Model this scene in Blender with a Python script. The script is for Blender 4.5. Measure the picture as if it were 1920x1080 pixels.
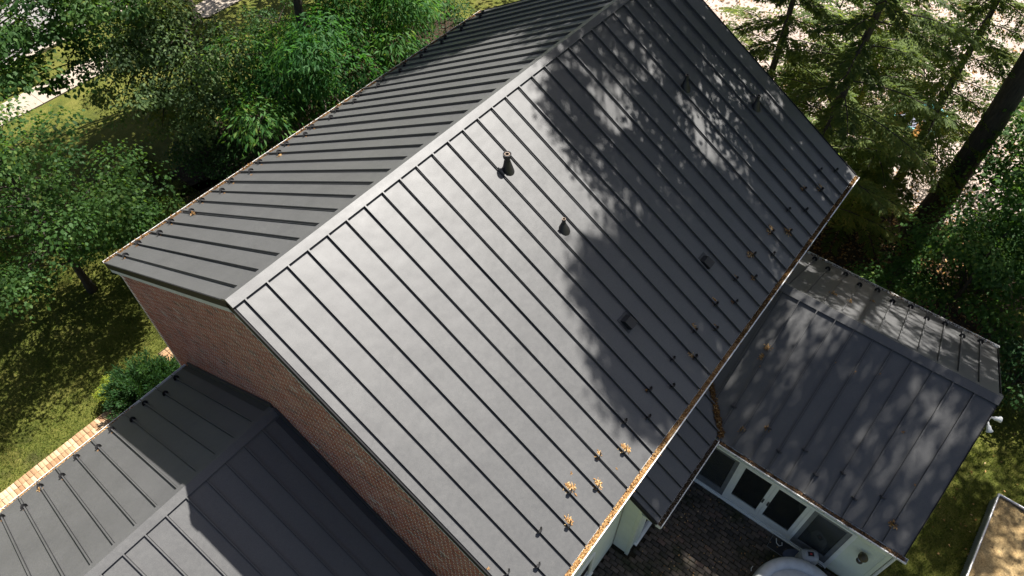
import bpy, math, random
import numpy as np
from mathutils import Vector, Matrix
rng = np.random.default_rng(7)
random.seed(7)
scene = bpy.context.scene
for o in list(bpy.data.objects):
    bpy.data.objects.remove(o)
col = scene.collection
R = math.radians

# ------------------------------------------------------------------ camera
CAM = Vector((-2.4877, -7.2997, 17.460))
YAW, PITCH, FPX = 0.6702, 0.8998, 1364.32
cfw = Vector((math.cos(PITCH)*math.cos(YAW), math.cos(PITCH)*math.sin(YAW), -math.sin(PITCH)))
crt = Vector((math.sin(YAW), -math.cos(YAW), 0))
cup = crt.cross(cfw)
cd = bpy.data.cameras.new('camera')
cd.sensor_width = 36; cd.lens = 36*FPX/1920; cd.clip_start = 0.1; cd.clip_end = 2000
camo = bpy.data.objects.new('camera', cd); col.objects.link(camo)
camo.matrix_world = Matrix(((crt.x, cup.x, -cfw.x, CAM.x), (crt.y, cup.y, -cfw.y, CAM.y), (crt.z, cup.z, -cfw.z, CAM.z), (0, 0, 0, 1)))
scene.camera = camo
# ------------------------------------------------------------------ sky, sun, exposure
SUN_EL, SUN_AZ = R(61.3), R(-1.0)          # azimuth measured from +X (the ridge direction)
sdir = Vector((math.cos(SUN_EL)*math.cos(SUN_AZ), math.cos(SUN_EL)*math.sin(SUN_AZ), math.sin(SUN_EL)))
world = bpy.data.worlds.new('World'); scene.world = world; world.use_nodes = True
wn = world.node_tree.nodes; wl = world.node_tree.links
bg = wn['Background']; sky = wn.new('ShaderNodeTexSky'); sky.sky_type = 'NISHITA'; sky.sun_disc = False
sky.sun_elevation = SUN_EL; sky.sun_rotation = R(90)-SUN_AZ; sky.air_density = 0.6; sky.dust_density = 2.2; sky.ozone_density = 0.0
wl.new(sky.outputs[0], bg.inputs[0]); bg.inputs[1].default_value = 0.05
sl = bpy.data.lights.new('sun', 'SUN'); sl.energy = 5.0; sl.angle = R(0.53); sl.color = (1.0, 0.96, 0.90)
so = bpy.data.objects.new('sun', sl); col.objects.link(so)
so.rotation_euler = sdir.to_track_quat('Z', 'Y').to_euler(); so.location = (20, 0, 40)
vs = scene.view_settings; vs.view_transform = 'Standard'; vs.look = 'None'; vs.gamma = 1; vs.use_curve_mapping = False
vs.exposure = 1.42

# ------------------------------------------------------------------ helpers
def tag(o, label=None, cat=None, group=None, kind=None):
    if label: o['label'] = label
    if cat: o['category'] = cat
    if group: o['group'] = group
    if kind: o['kind'] = kind
    return o

def link(name, me, mat=None, parent=None, mw=None):
    o = bpy.data.objects.new(name, me); col.objects.link(o)
    if mat is not None and me is not None and len(me.materials) == 0: me.materials.append(mat)
    if parent is not None: o.parent = parent
    if mw is not None: o.matrix_local = mw
    return o

def empty(name, loc=(0, 0, 0), rz=0):
    o = bpy.data.objects.new(name, None); col.objects.link(o)
    o.location = loc; o.rotation_euler = (0, 0, rz); o.empty_display_size = 0.2
    return o

class MB:
    """collects polygons, builds ONE mesh"""
    def __init__(s): s.v = []; s.f = []
    def add(s, vs, fs):
        b = len(s.v); s.v += [tuple(v) for v in vs]; s.f += [tuple(i+b for i in f) for f in fs]; return s
    def box(s, x0, x1, y0, y1, z0, z1, M=None):
        vs = [Vector(p) for p in ((x0,y0,z0),(x1,y0,z0),(x1,y1,z0),(x0,y1,z0),(x0,y0,z1),(x1,y0,z1),(x1,y1,z1),(x0,y1,z1))]
        if M is not None: vs = [M @ v for v in vs]
        return s.add(vs, [(0,3,2,1),(4,5,6,7),(0,1,5,4),(1,2,6,5),(2,3,7,6),(3,0,4,7)])
    def sweep(s, prof, p0, p1, ax, az, closed=True, caps=True):
        """profile [(o,z)] extruded p0->p1; ax outward axis, az up axis"""
        p0 = Vector(p0); p1 = Vector(p1); ax = Vector(ax); az = Vector(az); n = len(prof)
        vs = [p0+ax*a+az*b for a, b in prof]+[p1+ax*a+az*b for a, b in prof]
        fs = [(i, (i+1) % n, n+(i+1) % n, n+i) for i in range(n if closed else n-1)]
        if caps and closed: fs += [tuple(range(n))[::-1], tuple(range(n, 2*n))]
        return s.add(vs, fs)
    def tube(s, pts, rad, n=8, caps=True):
        pts = [Vector(p) for p in pts]; m = len(pts)
        if not hasattr(rad, '__len__'): rad = [rad]*m
        vs = []; up = Vector((0, 0, 1))
        for i, p in enumerate(pts):
            t = (pts[min(i+1, m-1)]-pts[max(i-1, 0)]).normalized()
            a = t.cross(up if abs(t.z) < .95 else Vector((1, 0, 0))).normalized(); b = t.cross(a)
            for k in range(n):
                w = 2*math.pi*k/n; vs.append(p+(a*math.cos(w)+b*math.sin(w))*rad[i])
        fs = [(i*n+k, i*n+(k+1) % n, (i+1)*n+(k+1) % n, (i+1)*n+k) for i in range(m-1) for k in range(n)]
        if caps: fs += [tuple(range(n))[::-1], tuple(range((m-1)*n, m*n))]
        return s.add(vs, fs)
    def lathe(s, prof, c=(0, 0, 0), n=24, close=False):
        c = Vector(c); m = len(prof)
        vs = [c+Vector((r*math.cos(2*math.pi*k/n), r*math.sin(2*math.pi*k/n), z)) for r, z in prof for k in range(n)]
        fs = [(i*n+k, i*n+(k+1) % n, (i+1)*n+(k+1) % n, (i+1)*n+k) for i in range(m-1) for k in range(n)]
        if close: fs += [((m-1)*n+k, (m-1)*n+(k+1) % n, (k+1) % n, k) for k in range(n)]
        return s.add(vs, fs)
    def mesh(s, name, smooth=False):
        me = bpy.data.meshes.new(name); me.from_pydata(s.v, [], s.f); me.update()
        if smooth: me.polygons.foreach_set('use_smooth', [True]*len(me.polygons))
        return me
    def build(s, name, mat, parent=None, mw=None, smooth=False):
        return link(name, s.mesh(name, smooth), mat, parent, mw)

def bulk(name, V, Q, tint=None, mat=None):
    """numpy quads -> mesh. V (n,3), Q (m,4); tint per vertex"""
    me = bpy.data.meshes.new(name); n = len(V); m = len(Q)
    me.vertices.add(n); me.vertices.foreach_set('co', V.astype(np.float32).ravel())
    me.loops.add(m*4); me.loops.foreach_set('vertex_index', Q.astype(np.int32).ravel())
    me.polygons.add(m); me.polygons.foreach_set('loop_start', np.arange(0, m*4, 4, dtype=np.int32))
    me.update(calc_edges=True)
    if tint is not None:
        a = me.attributes.new('tint', 'FLOAT', 'POINT'); a.data.foreach_set('value', tint.astype(np.float32))
    if mat is not None: me.materials.append(mat)
    return me

def px(u, v, p0, n):
    """photo pixel -> point on the plane (p0, n)"""
    d = cfw+crt*((u-960)/FPX)-cup*((v-540)/FPX); n = Vector(n); p0 = Vector(p0)
    return CAM+d*((p0-CAM).dot(n)/d.dot(n))

# ------------------------------------------------------------------ materials
def new_mat(name):
    m = bpy.data.materials.new(name); m.use_nodes = True
    nt = m.node_tree; return m, nt.nodes, nt.links, nt.nodes['Principled BSDF']

def noise(N, L, vec, scale, detail=4, rough=.6):
    t = N.new('ShaderNodeTexNoise'); t.inputs['Scale'].default_value = scale; t.inputs['Detail'].default_value = detail
    t.inputs['Roughness'].default_value = rough
    if vec is not None: L.new(vec, t.inputs['Vector'])
    return t

def ramp(N, L, fac, stops):
    r = N.new('ShaderNodeValToRGB'); el = r.color_ramp.elements
    el[0].position, el[0].color = stops[0][0], (*stops[0][1], 1)
    el[1].position, el[1].color = stops[-1][0], (*stops[-1][1], 1)
    for p, c in stops[1:-1]:
        e = el.new(p); e.color = (*c, 1)
    L.new(fac, r.inputs['Fac']); return r

def bump(N, L, h, strength, dist, prev=None):
    b = N.new('ShaderNodeBump'); b.inputs['Strength'].default_value = strength; b.inputs['Distance'].default_value = dist
    L.new(h, b.inputs['Height'])
    if prev is not None: L.new(prev, b.inputs['Normal'])
    return b

def geo_pos(N):
    return N.new('ShaderNodeNewGeometry').outputs['Position']

def mul(N, L, a, b):
    m = N.new('ShaderNodeMix'); m.data_type = 'RGBA'; m.blend_type = 'MULTIPLY'; m.inputs['Factor'].default_value = 1
    L.new(a, m.inputs['A']); L.new(b, m.inputs['B']); return m.outputs['Result']

def simple(name, c, rough=.6, metal=0, var=.15, vscale=6, bstr=0, bscale=60, spec=.5):
    m, N, L, P = new_mat(name)
    p = geo_pos(N); t = noise(N, L, p, vscale)
    lo = tuple(x*(1-var) for x in c); hi = tuple(min(1, x*(1+var)) for x in c)
    r = ramp(N, L, t.outputs['Fac'], [(.3, lo), (.7, hi)]); L.new(r.outputs['Color'], P.inputs['Base Color'])
    P.inputs['Roughness'].default_value = rough; P.inputs['Metallic'].default_value = metal
    P.inputs['Specular IOR Level'].default_value = spec
    if bstr:
        t2 = noise(N, L, p, bscale); b = bump(N, L, t2.outputs['Fac'], bstr, .01); L.new(b.outputs['Normal'], P.inputs['Normal'])
    return m

def roof_material():
    m, N, L, P = new_mat('roof_metal')
    p = geo_pos(N)
    big = noise(N, L, p, .9, 3); fine = noise(N, L, p, 110, 2, .7); mid = noise(N, L, p, 14, 4)
    r1 = ramp(N, L, big.outputs['Fac'], [(.3, (.060, .0602, .061)), (.7, (.072, .0722, .073))])
    r2 = ramp(N, L, fine.outputs['Fac'], [(.3, (.72, .72, .72)), (.7, (1.28, 1.27, 1.25))])
    r3 = ramp(N, L, mid.outputs['Fac'], [(.35, (.94, .94, .94)), (.75, (1.08, 1.075, 1.06))])
    c = mul(N, L, mul(N, L, r1.outputs['Color'], r2.outputs['Color']), r3.outputs['Color'])
    L.new(c, P.inputs['Base Color'])
    rr = ramp(N, L, mid.outputs['Fac'], [(.3, (.46,)*3), (.75, (.53,)*3)]); L.new(rr.outputs['Color'], P.inputs['Roughness'])
    P.inputs['Specular IOR Level'].default_value = .72
    can = noise(N, L, p, 1.7, 2, .5)
    b1 = bump(N, L, can.outputs['Fac'], .35, .03); b2 = bump(N, L, fine.outputs['Fac'], .25, .002, b1.outputs['Normal'])
    L.new(b2.outputs['Normal'], P.inputs['Normal'])
    return m

def tint_mat(name, stops, rough=.8, bscale=80, bstr=.4, spec=.3, dirt=None):
    """colour from the per-piece 'tint' attribute"""
    m, N, L, P = new_mat(name)
    a = N.new('ShaderNodeAttribute'); a.attribute_name = 'tint'
    r = ramp(N, L, a.outputs['Fac'], stops)
    p = geo_pos(N); t = noise(N, L, p, 30, 5); v = ramp(N, L, t.outputs['Fac'], [(.25, (.7,)*3), (.75, (1.25,)*3)])
    c = mul(N, L, r.outputs['Color'], v.outputs['Color'])
    if dirt:
        t3 = noise(N, L, p, dirt[0], 5); f = ramp(N, L, t3.outputs['Fac'], [(dirt[1], (0, 0, 0)), (dirt[2], (1, 1, 1))])
        mx = N.new('ShaderNodeMix'); mx.data_type = 'RGBA'; L.new(f.outputs['Color'], mx.inputs['Factor'])
        L.new(c, mx.inputs['A']); mx.inputs['B'].default_value = (*dirt[3], 1); c = mx.outputs['Result']
    L.new(c, P.inputs['Base Color']); P.inputs['Roughness'].default_value = rough; P.inputs['Specular IOR Level'].default_value = spec
    t2 = noise(N, L, p, bscale, 3); b = bump(N, L, t2.outputs['Fac'], bstr, .006); L.new(b.outputs['Normal'], P.inputs['Normal'])
    return m

def leaf_mat(name, stops, trans=.42, rough=.6, tcol=1.6):
    m, N, L, P = new_mat(name)
    a = N.new('ShaderNodeAttribute'); a.attribute_name = 'tint'
    r = ramp(N, L, a.outputs['Fac'], stops)
    L.new(r.outputs['Color'], P.inputs['Base Color']); P.inputs['Roughness'].default_value = rough
    P.inputs['Specular IOR Level'].default_value = .18
    tr = N.new('ShaderNodeBsdfTranslucent')
    t = N.new('ShaderNodeMix'); t.data_type = 'RGBA'; t.blend_type = 'MULTIPLY'; t.inputs['Factor'].default_value = 1
    L.new(r.outputs['Color'], t.inputs['A']); t.inputs['B'].default_value = (1.3*tcol, 1.25*tcol, .5*tcol, 1)
    L.new(t.outputs['Result'], tr.inputs['Color'])
    mx = N.new('ShaderNodeMixShader'); mx.inputs[0].default_value = trans
    L.new(P.outputs[0], mx.inputs[1]); L.new(tr.outputs[0], mx.inputs[2])
    L.new(mx.outputs[0], N['Material Output'].inputs['Surface'])
    return m

def ground_mat(name, stops, s1, s2, bstr=.6, bscale=50, bdist=.03, mixc=None):
    m, N, L, P = new_mat(name)
    p = geo_pos(N); t1 = noise(N, L, p, s1, 6, .65); t2 = noise(N, L, p, s2, 4, .7)
    r = ramp(N, L, t1.outputs['Fac'], stops)
    v = ramp(N, L, t2.outputs['Fac'], [(.25, (.55,)*3), (.75, (1.4,)*3)])
    c = mul(N, L, r.outputs['Color'], v.outputs['Color'])
    if mixc:
        t3 = noise(N, L, p, mixc[0], 5, .7); f = ramp(N, L, t3.outputs['Fac'], [(mixc[1], (0, 0, 0)), (mixc[2], (1, 1, 1))])
        mx = N.new('ShaderNodeMix'); mx.data_type = 'RGBA'; L.new(f.outputs['Color'], mx.inputs['Factor'])
        L.new(c, mx.inputs['A']); mx.inputs['B'].default_value = (*mixc[3], 1); c = mx.outputs['Result']
    L.new(c, P.inputs['Base Color']); P.inputs['Roughness'].default_value = .95; P.inputs['Specular IOR Level'].default_value = .15
    t4 = noise(N, L, p, bscale, 4, .8); b = bump(N, L, t4.outputs['Fac'], bstr, bdist); L.new(b.outputs['Normal'], P.inputs['Normal'])
    return m

def bark_mat(name, c1, c2):
    m, N, L, P = new_mat(name)
    tc = N.new('ShaderNodeTexCoord'); mp = N.new('ShaderNodeMapping'); mp.inputs['Scale'].default_value = (9, 9, 1.6)
    L.new(tc.outputs['Object'], mp.inputs['Vector'])
    t = noise(N, L, mp.outputs['Vector'], 2.2, 6, .7)
    r = ramp(N, L, t.outputs['Fac'], [(.3, c1), (.7, c2)]); L.new(r.outputs['Color'], P.inputs['Base Color'])
    P.inputs['Roughness'].default_value = .95
    b = bump(N, L, t.outputs['Fac'], .9, .04); L.new(b.outputs['Normal'], P.inputs['Normal'])
    return m

def glass_mat(name, tintc=(.9, .93, .91), op=.17):
    m, N, L, P = new_mat(name)
    tr = N.new('ShaderNodeBsdfTransparent'); tr.inputs[0].default_value = (*tintc, 1)
    gl = N.new('ShaderNodeBsdfGlossy'); gl.inputs['Roughness'].default_value = .02
    df = N.new('ShaderNodeBsdfDiffuse'); df.inputs[0].default_value = (.12, .13, .12, 1)  # grey-green diffuse veil, standing in for reflected greenery on the window panes
    fr = N.new('ShaderNodeFresnel'); fr.inputs[0].default_value = 1.5
    m1 = N.new('ShaderNodeMixShader'); m1.inputs[0].default_value = op; L.new(tr.outputs[0], m1.inputs[1]); L.new(df.outputs[0], m1.inputs[2])
    m2 = N.new('ShaderNodeMixShader'); L.new(fr.outputs[0], m2.inputs[0]); L.new(m1.outputs[0], m2.inputs[1]); L.new(gl.outputs[0], m2.inputs[2])
    L.new(m2.outputs[0], N['Material Output'].inputs['Surface']); return m

M = {}
M['roof'] = roof_material()
M['black'] = simple('black_metal', (.016, .016, .017), .45)
M['trim_dark'] = simple('dark_trim_metal', (.028, .029, .031), .45)
M['rake'] = simple('black_rake_metal', (.012, .012, .013), .6, spec=.2)
M['ventrim'] = simple('dull_pipe_rim', (.20, .155, .12), .8, spec=.2)
M['white'] = simple('white_paint', (.72, .73, .71), .5, var=.06)
M['fascia'] = simple('grey_white_fascia', (.50, .53, .53), .6, var=.1)
M['gutter'] = simple('white_gutter_enamel', (.74, .74, .72), .4, var=.08)
M['siding'] = simple('pale_sage_siding', (.70, .74, .60), .65, var=.06, vscale=2)
M['frame'] = simple('white_vinyl_frame', (.78, .80, .75), .5, var=.05)
M['greyframe'] = simple('grey_screen_frame', (.16, .17, .17), .6)
M['glass'] = glass_mat('window_glass')
M['screen'] = glass_mat('insect_screen', (.45, .46, .45), .35)
M['floor'] = simple('dark_wood_floor', (.13, .095, .065), .5, var=.35, vscale=9)
M['brickp'] = tint_mat('red_brick', [(0, (.11, .055, .036)), (.22, (.23, .072, .040)), (.55, (.35, .098, .050)), (.8, (.40, .14, .075)), (.93, (.40, .29, .22)), (1, (.50, .45, .38))], .9, 90, .5, dirt=(16, .58, .76, (.30, .26, .23)))
M['mortar'] = simple('pale_mortar', (.68, .63, .55), .95, var=.25, vscale=25, bstr=.4)
M['paver'] = tint_mat('old_clay_paver', [(0, (.055, .050, .042)), (.5, (.095, .080, .064)), (.9, (.125, .10, .08)), (1, (.135, .095, .075))], .9, 70, .6, dirt=(1.3, .5, .66, (.032, .038, .018)))
M['pathbrick'] = tint_mat('orange_path_brick', [(0, (.26, .145, .075)), (.5, (.36, .23, .13)), (1, (.45, .33, .21))], .9, 70, .5)
M['joint'] = ground_mat('dark_joint_soil', [(.3, (.018, .017, .010)), (.7, (.045, .038, .026))], 6, 40)
M['lawn'] = ground_mat('lawn_grass', [(.28, (.064, .080, .016)), (.5, (.115, .125, .024)), (.72, (.19, .178, .044))], 1.3, 22, .9, 120, .05, mixc=(.35, .56, .72, (.06, .05, .028)))
M['concrete'] = ground_mat('sidewalk_concrete', [(.3, (.27, .23, .185)), (.7, (.35, .30, .245))], 2, 30, .2, 90, .01)
M['asphalt'] = ground_mat('grey_asphalt', [(.3, (.17, .16, .155)), (.7, (.23, .22, .21))], 1.2, 50, .3, 200, .01)  # plain grey asphalt with fine mottling
M['yard'] = ground_mat('pinkish_gravel', [(.3, (.30, .235, .195)), (.5, (.42, .345, .30)), (.7, (.52, .44, .39))], 1.6, 14, .8, 40, .05, mixc=(3.2, .54, .64, (.10, .075, .05)))
M['litterbed'] = ground_mat('dark_leaf_mould', [(.3, (.025, .018, .011)), (.7, (.065, .043, .026))], 3, 26, .9, 60, .06)
M['bark'] = bark_mat('dark_bark', (.022, .017, .013), (.075, .058, .044))
M['hbark'] = bark_mat('hemlock_bark', (.028, .022, .018), (.085, .068, .055))
M['leaf_maple'] = leaf_mat('maple_leaf', [(0, (.022, .058, .016)), (.5, (.046, .105, .026)), (.85, (.080, .145, .036)), (1, (.13, .175, .04))])
M['leaf_oak'] = leaf_mat('oak_leaf', [(0, (.035, .062, .026)), (.5, (.068, .115, .044)), (.9, (.115, .165, .058)), (1, (.18, .19, .05))])
M['leaf_ash'] = leaf_mat('ash_leaf', [(0, (.018, .065, .018)), (.5, (.040, .120, .030)), (.9, (.075, .155, .036)), (1, (.13, .19, .035))])
M['leaf_hem'] = leaf_mat('hemlock_needle', [(0, (.06, .09, .03)), (.5, (.105, .15, .048)), (.9, (.155, .195, .06)), (1, (.20, .20, .065))], .55)
M['leaf_dark'] = leaf_mat('dark_shrub_leaf', [(0, (.012, .035, .012)), (.5, (.024, .065, .018)), (1, (.05, .105, .028))], .3)
M['leaf_yel'] = leaf_mat('yellow_green_leaf', [(0, (.13, .19, .02)), (1, (.27, .30, .04))], .4)
M['grass'] = leaf_mat('grass_blade', [(0, (.05, .08, .014)), (.5, (.09, .125, .022)), (1, (.18, .185, .05))], .3)
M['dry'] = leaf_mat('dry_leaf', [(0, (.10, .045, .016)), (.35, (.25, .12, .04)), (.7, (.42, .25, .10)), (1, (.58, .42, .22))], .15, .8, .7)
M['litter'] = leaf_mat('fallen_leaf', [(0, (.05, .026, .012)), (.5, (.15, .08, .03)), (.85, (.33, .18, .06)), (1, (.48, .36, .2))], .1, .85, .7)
M['moss'] = leaf_mat('gutter_moss', [(0, (.05, .035, .022)), (.6, (.13, .085, .05)), (1, (.30, .17, .08))], .1, .9, .6)
M['pvc'] = simple('grey_pvc', (.50, .52, .52), .5, var=.1)
M['plastic'] = simple('grey_plastic', (.44, .45, .45), .45, var=.1)
M['bronze'] = simple('aged_bronze', (.09, .075, .045), .45, .5)
M['steel'] = simple('brushed_steel', (.55, .55, .56), .35, .8)
M['galv'] = simple('galvanised_steel', (.42, .43, .43), .42, .6)
M['sand'] = ground_mat('tan_sand', [(.3, (.33, .22, .10)), (.7, (.47, .34, .17))], 3, 24, .7, 18, .05, mixc=(9, .60, .68, (.10, .07, .04)))
M['yellow'] = simple('yellow_plastic', (.75, .50, .02), .4)
M['blue'] = simple('blue_plastic', (.20, .32, .62), .4)
M['teal'] = simple('teal_plastic', (.10, .36, .38), .4)
M['orange'] = simple('orange_plastic', (.45, .20, .04), .5)
M['red'] = simple('red_plastic', (.55, .05, .05), .4)
M['rubber'] = simple('black_rubber', (.018, .018, .018), .6)
M['bluegrey'] = simple('bluegrey_foam', (.09, .11, .16), .6)
M['shoe'] = simple('tan_shoe_cloth', (.35, .33, .28), .8)

# ------------------------------------------------------------------ the ground
def sheet(name, pts, z, mat, label=None):
    o = MB().add([(x, y, z) for x, y in pts], [tuple(range(len(pts)))]).build(name, mat)
    tag(o, label, kind='structure'); return o

def wavy(x0, x1, y0, y1, amp=.5, n=14, seed=1):
    r = random.Random(seed); P = []
    for (ax, ay), (bx, by) in (((x0, y0), (x1, y0)), ((x1, y0), (x1, y1)), ((x1, y1), (x0, y1)), ((x0, y1), (x0, y0))):
        for k in range(n):
            t = k/n; P.append((ax+(bx-ax)*t+r.uniform(-amp, amp), ay+(by-ay)*t+r.uniform(-amp, amp)))
    return P

sheet('lawn', [(-300, -300), (400, -300), (400, 400), (-300, 400)], 0, M['lawn'])
sheet('leaf_litter_bed', wavy(12.4, 20.2, -11.0, 4.5, .5, 16, 3), .004, M['litterbed'])
sheet('leaf_litter_bed', wavy(4.4, 18, 6.6, 14.4, .7, 16, 5), .004, M['litterbed'])
sheet('gravel_yard', wavy(19.2, 60, -26, 7.5, .7, 20, 9), .008, M['yard'])
walk = sheet('sidewalk', [(-14, 20.95), (40, 20.95), (40, 22.23), (-14, 22.23)], .006, M['joint'])
for i in range(44):
    x = -14+i*1.22
    MB().box(x, x+1.205, 20.98, 22.2, -.05, .03).build('concrete_slab', M['concrete'], walk)
sheet('street', [(-120, 24.35), (200, 24.35), (200, 33), (-120, 33)], .012, M['asphalt'])
kerb = MB().box(-120, 200, 24.12, 24.36, -.1, .13).build('kerb', M['concrete']); tag(kerb, kind='structure')

# patio of old clay pavers
patio = MB().box(1.2, 6.36, -11.2, -5.44, -.1, .012).build('patio', M['joint']); tag(patio, kind='structure')
def piece_mesh(name, l, w, h, tint, mat, bev=.006):
    bev = min(bev, h*.35)
    """a brick / paver: box with chamfered top, origin at the centre of its base"""
    V = []; a, b = l/2, w/2
    for (dx, z) in ((0, 0), (0, h-bev), (bev, h)):
        V += [(-a+dx, -b+dx, z), (a-dx, -b+dx, z), (a-dx, b-dx, z), (-a+dx, b-dx, z)]
    F = [(8, 9, 10, 11)]
    for k in range(2):
        for i in range(4): F.append((k*4+i, k*4+(i+1) % 4, k*4+4+(i+1) % 4, k*4+4+i))
    return bulk(name, np.array(V), np.array(F), np.full(12, tint), mat)

def lay_pieces(name, places, l, w, h, mat, parent, limit=300, key=None):
    """places: list of (matrix, tint, length scale). nearest `limit` become objects, the rest one stuff part"""
    places = sorted(places, key=key) if key else places
    cache = {}
    for Mx, t, _ in places[:limit]:
        tk = round(t*9)
        if tk not in cache: cache[tk] = piece_mesh(name, l, w, h, tk/9, mat)
        link(name, cache[tk], None, parent, Mx)
    rest = places[limit:]
    if rest:
        base = piece_mesh('tmp', l, w, h, 0, mat)
        bv = np.array([v.co[:] for v in base.vertices]); bf = np.array([p.vertices[:] for p in base.polygons])
        bpy.data.meshes.remove(base)
        V = []; Q = []; T = []
        for i, (Mx, t, _) in enumerate(rest):
            A = np.array(Mx); V.append(bv @ A[:3, :3].T+A[:3, 3]); Q.append(bf+i*12); T.append(np.full(12, t))
        o = link('more_'+name+'s', bulk('more_'+name+'s', np.concatenate(V), np.concatenate(Q), np.concatenate(T), mat), None, parent)
        o['kind'] = 'stuff'

pl = []
row = 0; x = 1.3
while x < 6.30:
    y = -11.1+(.105 if row % 2 else 0)+random.uniform(-.015, .015)
    while y < -5.5:
        cx, cy = x+.05, y+.1
        inhouse = cx > 3.66 and cy > -5.93
        if not inhouse:
            tilt = Matrix.Rotation(random.gauss(0, .025), 4, 'X') @ Matrix.Rotation(random.gauss(0, .025), 4, 'Y')
            Mx = Matrix.Translation((cx+random.uniform(-.006, .006), cy, .004+random.uniform(-.007, .006))) @ Matrix.Rotation(R(90)+random.gauss(0, .02), 4, 'Z') @ tilt
            pl.append((Mx, min(1, max(0, random.gauss(.5, .27))), 1))
        y += .212
    row += 1; x += .112
lay_pieces('paver', pl, .198, .098, .035, M['paver'], patio, 300, key=lambda q: (q[0].translation-Vector((5.0, -7.4, 0))).length)

# brick path along the garage
path = MB().box(-9, -1.40, 5.4, 7.24, -.1, .012).build('brick_path', M['joint']); tag(path, kind='structure')
pl = []
for r_, y in enumerate(np.arange(7.13, 6.0, -.212)):
    for x in np.arange(-7.6, -1.46, .106):
        Mx = Matrix.Translation((x+random.uniform(-.004, .004), y, .006+random.uniform(-.004, .006))) @ Matrix.Rotation(R(90)+random.gauss(0, .012), 4, 'Z')
        pl.append((Mx, random.random(), 1))
lay_pieces('path_brick', pl, .204, .099, .05, M['pathbrick'], path, 300, key=lambda q: (q[0].translation-Vector((-3, 7.1, 0))).length)
path2 = MB().box(.2, 1.6, 6.5, 7.75, -.1, .010).build('brick_edging', M['joint']); tag(path2, kind='structure')
pl = []
for x in np.arange(.3, 1.6, .215):
    for y in np.arange(6.56, 7.7, .108):
        pl.append((Matrix.Translation((x, y, .005)), random.random()*.6, 1))
lay_pieces('path_brick', pl, .2, .1, .05, M['pathbrick'], path2)

# ------------------------------------------------------------------ the house
house = empty('brick_house', (0, 0, 0))
tag(house, 'red brick house with charcoal standing-seam metal roofs, garage wing and sunroom', 'house')
TH = R(30.05); RZ = 8.979; W = 5.720; L_ = 12.56        # main ridge height, half span, length
C30, S30, T30 = math.cos(TH), math.sin(TH), math.tan(TH)
PG = 0.5430; GRY, GRZ, GW = .514, 5.124, 4.192           # garage wing
PS = 0.5405; SRX, SRZ, SW = 9.3777, 4.6263, 3.1922        # sunroom
SY0 = -10.43
X, Y, Z = Vector((1, 0, 0)), Vector((0, 1, 0)), Vector((0, 0, 1))

class Slope:
    """frame on a roof plane: i along a, j down the slope from the ridge, k along the normal"""
    def __init__(s, o, a, pitch, out):
        s.o = Vector(o); s.a = Vector(a); out = Vector(out)
        s.d = out*math.cos(pitch)-Z*math.sin(pitch); s.n = out*math.sin(pitch)+Z*math.cos(pitch)
        s.M = Matrix(((s.a.x, s.d.x, s.n.x, s.o.x), (s.a.y, s.d.y, s.n.y, s.o.y), (s.a.z, s.d.z, s.n.z, s.o.z), (0, 0, 0, 1)))
    def at(s, i, j, k=0): return s.o+s.a*i+s.d*j+s.n*k
    def px(s, u, v):
        p = px(u, v, s.o, s.n)-s.o; return p.dot(s.a), p.dot(s.d)

mainR = Slope((0, 0, RZ), -X, TH, -Y); mainL = Slope((0, 0, RZ), X, TH, Y)
garL = Slope((0, GRY, GRZ), X, PG, Y); garR = Slope((0, GRY, GRZ), -X, PG, -Y)
sunN = Slope((SRX, 0, SRZ), Y, PS, -X); sunF = Slope((SRX, 0, SRZ), -Y, PS, X)
shed = Slope((0, -5.43, 3.262), -X, TH, -Y)
JM, JG, JS, JH = W/C30, GW/math.cos(PG), SW/math.cos(PS), .80/C30

_pm = {}
def panel_mesh(w, l, rib):
    k = (round(w, 3), round(l, 3), rib)
    if k in _pm: return _pm[k]
    b = MB(); b.box(.020 if rib else 0, w-.020, 0, l, -.010, 0)
    if rib:
        b.box(-.007, .007, .0, l-.004, .0005, .038); b.box(-.012, .013, -.001, l-.003, .038, .050)
    me = b.mesh('roof_panel'); me.materials.append(M['roof']); _pm[k] = me; return me

def panels(roof, sl, i0, i1, seams, j0, j1):
    edges = [i0]+[s for s in sorted(seams) if i0+.02 < s < i1-.02]+[i1]
    for n_, (a, b) in enumerate(zip(edges[:-1], edges[1:])):
        me = panel_mesh(b-a, j1-j0, n_ > 0)
        tilt = Matrix.Rotation(random.gauss(0, .0022), 4, 'Y') @ Matrix.Rotation(random.gauss(0, .0005), 4, 'X')
        link('roof_panel', me, None, roof, sl.M @ Matrix.Translation((a, j0, random.uniform(-.0015, .0005))) @ tilt)

def deck(sls, lbl):
    """sls: list of (slope, i0, i1, j1) -> the sheathing below the panels"""
    b = MB()
    for sl, i0, i1, j0, j1 in sls: b.box(i0+.012, i1-.012, j0, j1-.03, -.12, -.013, sl.M)
    o = b.build('roof', M['trim_dark'], house); o['label'] = lbl; return o

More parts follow.
